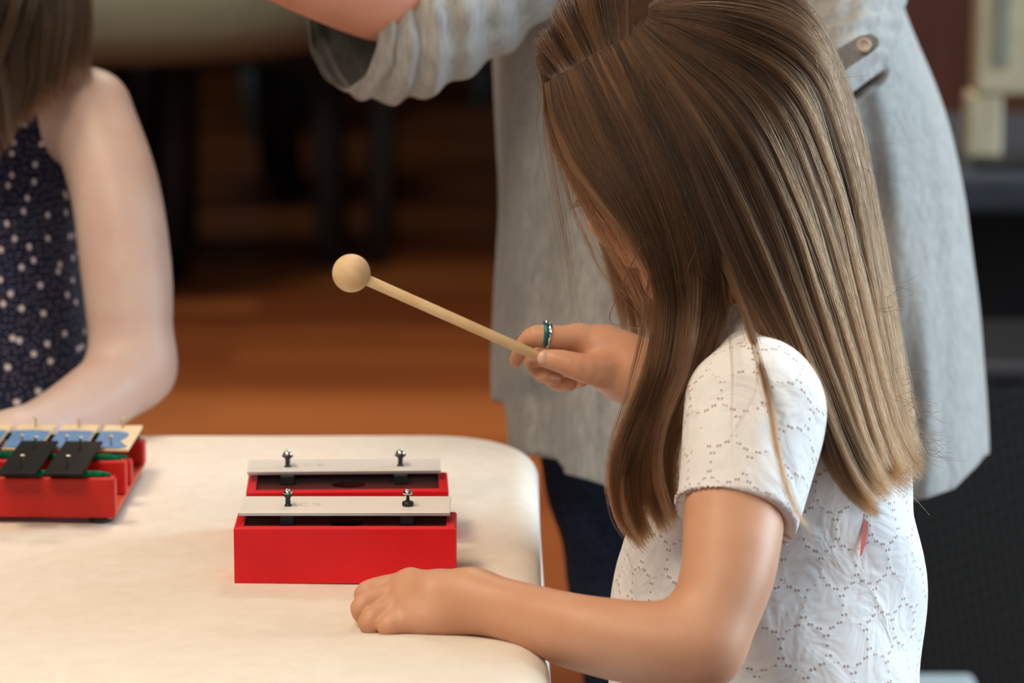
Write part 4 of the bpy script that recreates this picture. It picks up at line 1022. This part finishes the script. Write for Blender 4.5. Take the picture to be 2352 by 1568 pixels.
# ================================================================== WOMAN IN GREY behind
W = SDF(); WD = 3.12
hipc = P(1700, 900, WD)
ft = []
lh = [P(1440, 1060, 3.145), P(1890, 1060, 3.16)]
W.chain([P(1690, 860, WD), P(1660, 500, WD), P(1620, 0, 3.10), P(1560, -350, 3.02)], [.125, .125, .120, .125], .05, (0, 1, 0), .8)
for i, hp in enumerate(lh):
    kn = np.array([hp[0]+(.035 if i == 0 else -.02), hp[1]+.02, .46]); an = np.array([kn[0]+(.01 if i == 0 else 0), hp[1]+.04, .085])
    W.chain([hp+np.array([0, 0, .12]), kn, an], [.085, .058, .040], .03)
    W.cap(an+np.array([0, .02, -.045]), an+np.array([-.02, -.17, -.055]), .036, .028, .02, (0, 0, 1), .8)
sl_, sr_ = P(1240, -420, 2.98), P(1890, -430, 3.08)
W.cap(sl_, sr_, .055, .055, .04)
W.chain([sl_, P(1130, -120, 2.98), P(980, -20, 2.93)], [.052, .045, .041], .02)
W.chain([P(980, -20, 2.93), P(880, -22, 2.90), P(700, -75, 2.86), P(500, -150, 2.82), P(400, -200, 2.80)], [.041, rr(118, 2.9), rr(103, 2.86), rr(82, 2.8), rr(75, 2.8)], .02)
W.cap(P(400, -200, 2.80), P(330, -215, 2.79), .024, .022, .012, (0, 0, 1), .6)
for k in range(4): W.chain([P(330, -230+k*20, 2.79), P(260, -225+k*22, 2.79), P(215, -205+k*22, 2.80)], [.0085, .008, .007], .004)
W.chain([sr_, P(1975, -150, 3.0), P(1955, 40, 2.95)], [.045, .030, .027], .02)
W.chain([P(1955, 40, 2.95), P(1885, 170, 2.95), P(1770, 300, 2.96)], [.027, .025, .022], .02)
W.cap(P(1770, 300, 2.96), P(1740, 400, 2.86), .024, .022, .012)
for k in range(4): W.chain([P(1745+k*14, 400, 2.855), P(1730+k*14, 460, 2.85), P(1735+k*14, 500, 2.855)], [.0085, .008, .007], .004)
W.cap(P(1560, -480, 3.02), P(1520, -640, 2.97), .045, .045, .03); W.ell(P(1490, -800, 2.93), (.075, .095, .11), None, .03)
W.cap(P(1490, -800, 2.84), P(1490, -770, 2.825), .012, .012, .012)
Vw, Fw = W.mesh(.004); Vw = smooth(Vw, Fw, 5); G2 = link('person', mesh_from('person', Vw, Fw), M_SKINW, None, True)
tag(G2, 'woman in a long grey knit top and dark jeans leaning in behind the girl', 'person')
J = SDF(); J.cap(lh[0]+np.array([.03, .02, .14]), lh[1]+np.array([-.03, .02, .14]), .095, .095, .03); J.cap(P(1690, 960, WD), P(1680, 800, WD), .150, .135, .04, (0, 1, 0), .75)
for i, hp in enumerate(lh):
    kn = np.array([hp[0]+(.035 if i == 0 else -.02), hp[1]+.02, .46]); an = np.array([kn[0]+(.01 if i == 0 else 0), hp[1]+.04, .06])
    J.chain([hp+np.array([0, 0, .12]), kn, an], [.098, .070, .052], .03)
Vj, Fj = J.mesh(.005, lambda X: .0015*np.sin(X[:, 2]*90+X[:, 0]*60)); link('jeans', mesh_from('jeans', Vj, Fj), M_DENIM, G2, True)
for i, hp in enumerate(lh):
    an = np.array([hp[0]+(.045 if i == 0 else -.02), hp[1]+.04, .085]); S_ = SDF()
    S_.cap(an+np.array([0, .03, -.045]), an+np.array([-.02, -.18, -.053]), .042, .034, .02, (0, 0, 1), .85)
    S_.plane((0, 0, 0.003), (0, 0, -1)); Vx, Fx = S_.mesh(.005); link('shoe', mesh_from('shoe', Vx, Fx), M_BLACK, G2, True)
# tunic: lofted rows, left / right outline in the photo, at the woman's distance
rows = [(-520, 1420, 1720), (-430, 1270, 1860), (-300, 1180, 1960), (-150, 1140, 2020), (0, 1131, 2066), (80, 1133, 2094), (150, 1135, 2128), (220, 1138, 2155), (300, 1142, 2182), (370, 1145, 2196), (440, 1150, 2212), (520, 1148, 2222), (600, 1142, 2232),
        (700, 1136, 2246), (800, 1132, 2254), (900, 1130, 2262), (1000, 1136, 2268), (1100, 1150, 2270), (1180, 1160, 2262)]
def tunic():
    n = 220; sub = 5; R0 = np.array(rows, float); ys = np.linspace(R0[0, 0], R0[-1, 0], len(rows)*sub)
    xl = np.interp(ys, R0[:, 0], R0[:, 1]); xr_ = np.interp(ys, R0[:, 0], R0[:, 2])
    k = np.ones(7)/7
    xl = np.r_[xl[:3], np.convolve(xl, k, 'valid'), xl[-3:]]; xr_ = np.r_[xr_[:3], np.convolve(xr_, k, 'valid'), xr_[-3:]]
    th = np.linspace(0, 2*np.pi, n, endpoint=False)          # 0 = right, pi/2 = far, pi = left, 3pi/2 = near
    pxs = 1700 + 560*np.cos(th)
    def hem(px_): return np.interp(px_, [1130, 1163, 1172, 1288, 1300, 1360, 1430, 1600, 2000, 2110, 2190, 2240, 2262], [918, 922, 1034, 1052, 1084, 1100, 1124, 1140, 1150, 1146, 1118, 1068, 1040])
    VV = []
    for j, y in enumerate(ys):
        cxp, hw = (xl[j]+xr_[j])/2, (xr_[j]-xl[j])/2; sd = .150 + .02*(y/1100)
        prog = np.clip((y+100)/1200, 0, 1)
        row = []
        for t_ in th:
            cs, sn = math.cos(t_), math.sin(t_); e = 1.0
            X = np.sign(cs)*abs(cs)**.85; Yd = np.sign(sn)*abs(sn)**.9
            fold = (.0095*math.sin(9*t_+1.1+.9*math.sin(y/310.))+.007*math.sin(17*t_+2.2+.5*math.sin(y/200.))+.003*math.sin(31*t_+y/160.))*(.25+.75*prog)*(abs(sn)**.5)
            pxx = cxp + hw*X; near = sn < 0
            yy = min(y, float(hem(pxx)) + (0 if near else -30)) 
            d = WD + (sd+fold)*Yd
            if near and pxx < 1297 and y > 850: d += .018*min(1, (y-850)/60)*max(0, min(1, (1300-pxx)/12))
            row.append(P(cxp + (hw)*X + (fold*250*abs(sn)), yy if True else y, d) if False else P(pxx, yy, d))
        VV.append(row)
    VV = np.array(VV).reshape(-1, 3); m = len(ys); I = np.arange(m*n).reshape(m, n); Jn = np.roll(I, -1, axis=1)
    F = np.stack([I[:-1], Jn[:-1], Jn[1:], I[1:]], -1).reshape(-1, 4)
    # drop collapsed faces below the hem
    a = VV[F]; area = np.linalg.norm(np.cross(a[:, 2]-a[:, 0], a[:, 3]-a[:, 1]), axis=1); F = F[area > 2e-8]
    o = link('knit_tunic', mesh_from('knit_tunic', VV, F), M_SWEAT, G2, True)
    md = o.modifiers.new('thickness', 'SOLIDIFY'); md.thickness = .003; md.offset = 0
    return o
tun = tunic()
def sleeve(rings, n, name, folds, parent, thick=.002, mat=(M_SWEATSHADE, M_SWEAT)):
    """rings: (centre px,py,d, half-width vector A (dpx,dpy,dd), half-width vector B (dpx,dpy,dd))"""
    m = len(rings)*11; R0 = np.array([list(c)+list(a)+list(b) for c, a, b in rings], float)
    s_ = np.linspace(0, len(rings)-1, m); idx = np.arange(len(rings))
    R1 = np.stack([np.interp(s_, idx, R0[:, k]) for k in range(9)], 1)
    for it in range(2): R1[1:-1] = (R1[:-2]+2*R1[1:-1]+R1[2:])/4
    VV = []
    for j in range(m):
        c, a, b = R1[j, :3], R1[j, 3:6], R1[j, 6:9]; t = j/(m-1)
        for k in range(n):
            th = 2*math.pi*k/n; f = 1 + folds(th, t)
            q = c + a*math.cos(th)*f + b*math.sin(th)*f
            VV.append(P(*q))
    I = np.arange(m*n).reshape(m, n); Jn = np.roll(I, -1, axis=1); F = np.stack([I[:-1], Jn[:-1], Jn[1:], I[1:]], -1).reshape(-1, 4)
    o = link(name, mesh_from(name, np.array(VV), F), list(mat), parent, True)
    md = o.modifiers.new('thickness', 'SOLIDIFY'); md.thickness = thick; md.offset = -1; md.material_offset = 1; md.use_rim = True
    return o
# the sleeve of the outstretched arm: wide cuff, the inside with painted-in shade showing under the forearm
def fA(th, t): return .05*math.sin(5*th+9*t+1)*t + .045*math.sin(46*t+2.4*math.sin(th)+.8*math.sin(3*th))*min(1, t*6) + .012*math.sin(11*th+20*t)
sleeve([((792, 45, 2.93), (-6, 152, 0), (82, 14, -.050)),
        ((810, 52, 2.93), (10, 160, 0), (86, 12, -.056)),
        ((860, 60, 2.935), (26, 172, 0), (84, 4, -.062)),
        ((930, 45, 2.94), (42, 175, 0), (76, -4, -.066)),
        ((1010, 10, 2.95), (60, 150, 0), (66, -6, -.064)),
        ((1090, -40, 2.97), (80, 140, 0), (56, -10, -.060)),
        ((1170, -120, 2.98), (95, 140, 0), (56, -20, -.060)),
        ((1260, -330, 2.99), (110, 110, 0), (56, -20, -.062))], 120, 'rolled_sleeve', fA, tun)
def fB(th, t): return .045*math.sin(6*th+7*t)*(1-t*.4) + .045*math.sin(50*t+1.9*math.sin(th)) + .012*math.sin(13*th-9*t)
s2 = sleeve([((1935, 225, 2.90), (78, -60, .0), (-30, 24, -.046)),
        ((1935, 180, 2.89), (92, -62, .0), (-52, -40, -.052)),
        ((1950, 100, 2.92), (100, -50, 0), (-50, -30, -.056)),
        ((1965, 0, 2.96), (98, -30, 0), (-40, -20, -.058)),
        ((1975, -150, 3.0), (92, -10, 0), (-30, 0, -.060)),
        ((1900, -400, 3.03), (95, 0, 0), (-20, 0, -.062))], 120, 'rolled_sleeve', fB, tun)
Yk = SDF(); Yk.chain([P(1590, -170, 3.07), P(1560, -350, 3.02), P(1560, -430, 3.02)], [.128, .134, .085], .04, (0, 1, 0), .85)
Yk.cap(sl_, sr_, .062, .062, .04); Yk.chain([sl_, P(1130, -120, 2.98)], [.060, .053], .02); Yk.chain([sr_, P(1975, -150, 3.0)], [.055, .040], .02)
Vy, Fy = Yk.mesh(.006); link('shoulder_yoke', mesh_from('shoulder_yoke', Vy, Fy), M_SWEAT, tun, True)
# roll-up tab with its button
bm = bmesh.new(); rb = [(1872, 182, 26), (1905, 160, 26), (1945, 128, 25), (1985, 104, 24), (2008, 92, 18), (2016, 88, 6)]; vs = []
for (x_, y_, w_) in rb:
    n_ = np.array([.52, .85]); vs.append([bm.verts.new(V(P(x_-n_[0]*w_, y_-n_[1]*w_, 2.826))), bm.verts.new(V(P(x_+n_[0]*w_, y_+n_[1]*w_, 2.822)))])
for a_, b_ in zip(vs[:-1], vs[1:]): bm.faces.new((a_[0], a_[1], b_[1], b_[0]))
bmesh.ops.solidify(bm, geom=list(bm.faces), thickness=.0025); bmesh.ops.recalc_face_normals(bm, faces=bm.faces); tb = obj('sleeve_tab', bm, M_SWEAT, s2)
bm = bmesh.new(); lathe(bm, [(0, 0), (.0048, 0), (.0056, .0008), (.0054, .0018), (.0044, .0024), (.0038, .0016), (0, .0014)], P(1984, 104, 2.8205), 28, -cF); obj('button', bm, plain('pearly_button', (.62, .50, .42), .2), tb, True)
# ================================================================== FAIR GIRL at the left
K = SDF(); KD = 3.08
K.chain([P(-60, 330, KD), P(-60, 600, KD), P(-50, 900, KD), P(-50, 1150, KD)], [.072, .080, .086, .088], .03, (0, 1, 0), .85)
K.cap(P(150, 262, 3.05), P(-260, 250, 3.12), .036, .036, .03)
K.chain([P(205, 255, 3.03), P(262, 430, 3.005), P(290, 620, 2.995), P(300, 760, 2.99), P(308, 842, 2.99)], [rr(100, 3), rr(103, 3), rr(104, 3), rr(96, 3), rr(84, 3)], .02)
K.chain([P(308, 842, 2.99), P(235, 905, 2.96), P(120, 972, 2.92), P(30, 1005, 2.88)], [rr(86, 3), rr(84, 3), rr(70, 2.93), rr(60, 2.9)], .02)
K.cap(P(30, 1003, 2.88), P(-40, 1005, 2.86), rr(58, 2.9), rr(56, 2.9), .015, (0, 0, 1), .8)
for k in range(4): K.chain([P(-45, 975+k*16, 2.85), P(-95, 978+k*16, 2.84), P(-115, 995+k*14, 2.84)], [.0075, .007, .0065], .003)
K.chain([P(-40, 1010, 2.85), P(-20, 1020, 2.835), P(0, 1025, 2.83)], [.010, .008, .007], .004)
K.chain([P(-300, 262, 3.12), P(-380, 600, 3.10), P(-380, 860, 3.06), P(-280, 1000, 2.92), P(-230, 1020, 2.88)], [.035, .034, .030, .026, .022], .02)
K.cap(P(-60, 230, KD), P(-50, 90, KD-.01), .034, .034, .02)
K.ell(P(-40, -90, KD-.02), (.075, .090, .10), None, .03); K.ell(P(-20, -10, KD-.07), (.05, .04, .05), None, .03)
K.ell(P(-20, -50, KD-.112), (.009, .012, .014), None, .01)
for sx in (-.06, .06):
    hp = P(-50, 1150, KD); K.chain([hp+np.array([sx, 0, 0]), np.array([hp[0]+sx, hp[1], .33]), np.array([hp[0]+sx, hp[1]+.02, .055])], [.068, .045, .028], .02)
    K.cap(np.array([hp[0]+sx, hp[1]+.02, .03]), np.array([hp[0]+sx, hp[1]-.13, .022]), .027, .02, .015)
Vk, Fk = K.mesh(.0035); Vk = smooth(Vk, Fk, 10); G3 = link('person', mesh_from('person', Vk, Fk), M_SKINF, None, True)
tag(G3, 'fair-skinned girl with bare shoulder in a navy dotted tank top at the left', 'person')
tk = SDF(); tk.chain([P(-60, 320, KD), P(-58, 450, KD), P(-52, 640, KD), P(-44, 800, KD), P(-40, 1010, KD), P(-40, 1200, KD)], [.084, .0875, .0890, .0915, .100, .106], .03, (0, 1, 0), .85)
tk.cap(P(80, 262, 3.06), P(-190, 255, 3.10), .040, .040, .03)
for a_, r_ in ((P(222, 262, 3.0), .042), (P(-345, 262, 3.14), .045)):
    tk.cap(a_+np.array([0, -.10, .03]), a_+np.array([0, .10, .03]), r_, r_, .004, op='s')
    tk.cap(a_+np.array([-.004 if a_[0] > -.45 else .004, -.10, -.03]), a_+np.array([0, .10, -.03]), r_*.92, r_*.92, .004, op='s')
tk.cap(P(-60, 190, 2.9), P(-60, 190, 3.2), .050, .050, .01, op='s')
Vt, Ft = tk.mesh(.003, lambda X: .0012*np.sin(X[:, 2]*50+X[:, 0]*70)); met = mesh_from('tank_top', Vt, Ft); to = link('tank_top', met, M_DOTS, G3, True)
ul = met.uv_layers.new(name='UVMap'); uk = cyl(Vt[Ft], P(-50, 600, KD), np.array([0, 0, -1.0]), -cF, .09).astype(np.float32)
if len(met.loops) == uk.shape[0]*4: ul.data.foreach_set('uv', uk.reshape(-1))
# navy binding along the armhole
bm = bmesh.new(); bp = []
for (x_, y_) in ((128, 222), (112, 250), (103, 290), (103, 330), (113, 370), (132, 405), (156, 430), (182, 446)):
    p_ = P(x_, y_, 2.95); best = p_
    for it in range(60):
        dd_ = tk.ev((p_)[None])[0]
        if dd_ < .002: break
        p_ = p_ + cF*.003
    bp.append(p_)
tube(bm, resample(bp, 30), .0034, 10); obj('armhole_binding', bm, M_NAVY, to, True)
bm = bmesh.new(); q0, q1 = P(196, 690, 3.075), P(206, 812, 3.075); tube(bm, [q0, (q0+q1)/2+np.array([.002, 0, 0]), q1], [.004, .0055, .004], 12); obj('side_lining', bm, plain('light_blue_lining', (.22, .42, .80), .7), to, True)
sk = SDF(); hp = P(-50, 1150, KD); sk.chain([hp+np.array([0, 0, .03]), hp+np.array([0, 0, -.22])], [.098, .12], .02); Vx, Fx = sk.mesh(.006); link('skirt', mesh_from('skirt', Vx, Fx), M_DENIM, G3, True)
HK = [[(-120, -190, 3.0), (-150, -40, 2.95), (-120, 120, 2.94), (-60, 250, 2.94), (-20, 400, 2.94)],
      [(-70, -200, 3.0), (-70, -60, 2.945), (-40, 100, 2.935), (0, 230, 2.935), (18, 338, 2.935)],
      [(-40, -200, 3.0), (0, -80, 2.945), (30, 60, 2.94), (45, 180, 2.94), (35, 330, 2.94)],
      [(-20, -200, 3.02), (80, -80, 2.96), (110, 40, 2.955), (100, 160, 2.95), (70, 290, 2.95)],
      [(0, -200, 3.04), (140, -90, 2.98), (165, 30, 2.975), (155, 130, 2.965), (140, 235, 2.96)],
      [(20, -200, 3.07), (180, -90, 3.04), (208, 20, 3.02), (212, 100, 3.00), (208, 165, 2.985)]]
KS = P(-40, -90, KD-.02); kskull = SDF(); kskull.ell(KS, (.078, .093, .103), None, .01)
HK = [[(-45, -372, 3.055), (int(g_[1][0]*.55-18), -290, 3.01)]+[g_[1]]+g_[2:] for g_ in HK]
HM = [[(-80-x_, y_, d_) for x_, y_, d_ in g_] for g_ in HK]
hk = [patch(HM, 3500, 22, thick=.024, clumps=50, clump=.8, clumpr=.0028, lenvar=.12, inward=P(-40, 0, 3.15)), patch(HK, 7500, 26, thick=.028, clumps=60, clump=.8, clumpr=.0028, lenvar=.12, inward=P(-40, 0, 3.15)),
      patch([[(-42, -370, 3.06), (140, -240, 3.06), (195, -80, 3.06), (208, 20, 3.06), (205, 150, 3.06)], [(-42, -370, 3.07), (60, -300, 3.13), (120, -150, 3.16), (120, 0, 3.18), (100, 200, 3.17)], [(-42, -370, 3.07), (-40, -310, 3.15), (-40, -190, 3.18), (-40, 0, 3.2), (-40, 260, 3.19)], [(-42, -370, 3.07), (-140, -300, 3.13), (-200, -150, 3.16), (-200, 0, 3.18), (-180, 200, 3.17)], [(-42, -370, 3.06), (-220, -240, 3.06), (-275, -80, 3.06), (-288, 20, 3.06), (-285, 150, 3.06)]], 7000, 20, thick=.02, clumps=50, inward=P(-40, 0, 3.05))]
for a_ in hk: drape_on_skull(a_, skull=kskull, HC=KS, spread=.012)
hair_object('hair', hk, M_HAIR2, G3, .00022)
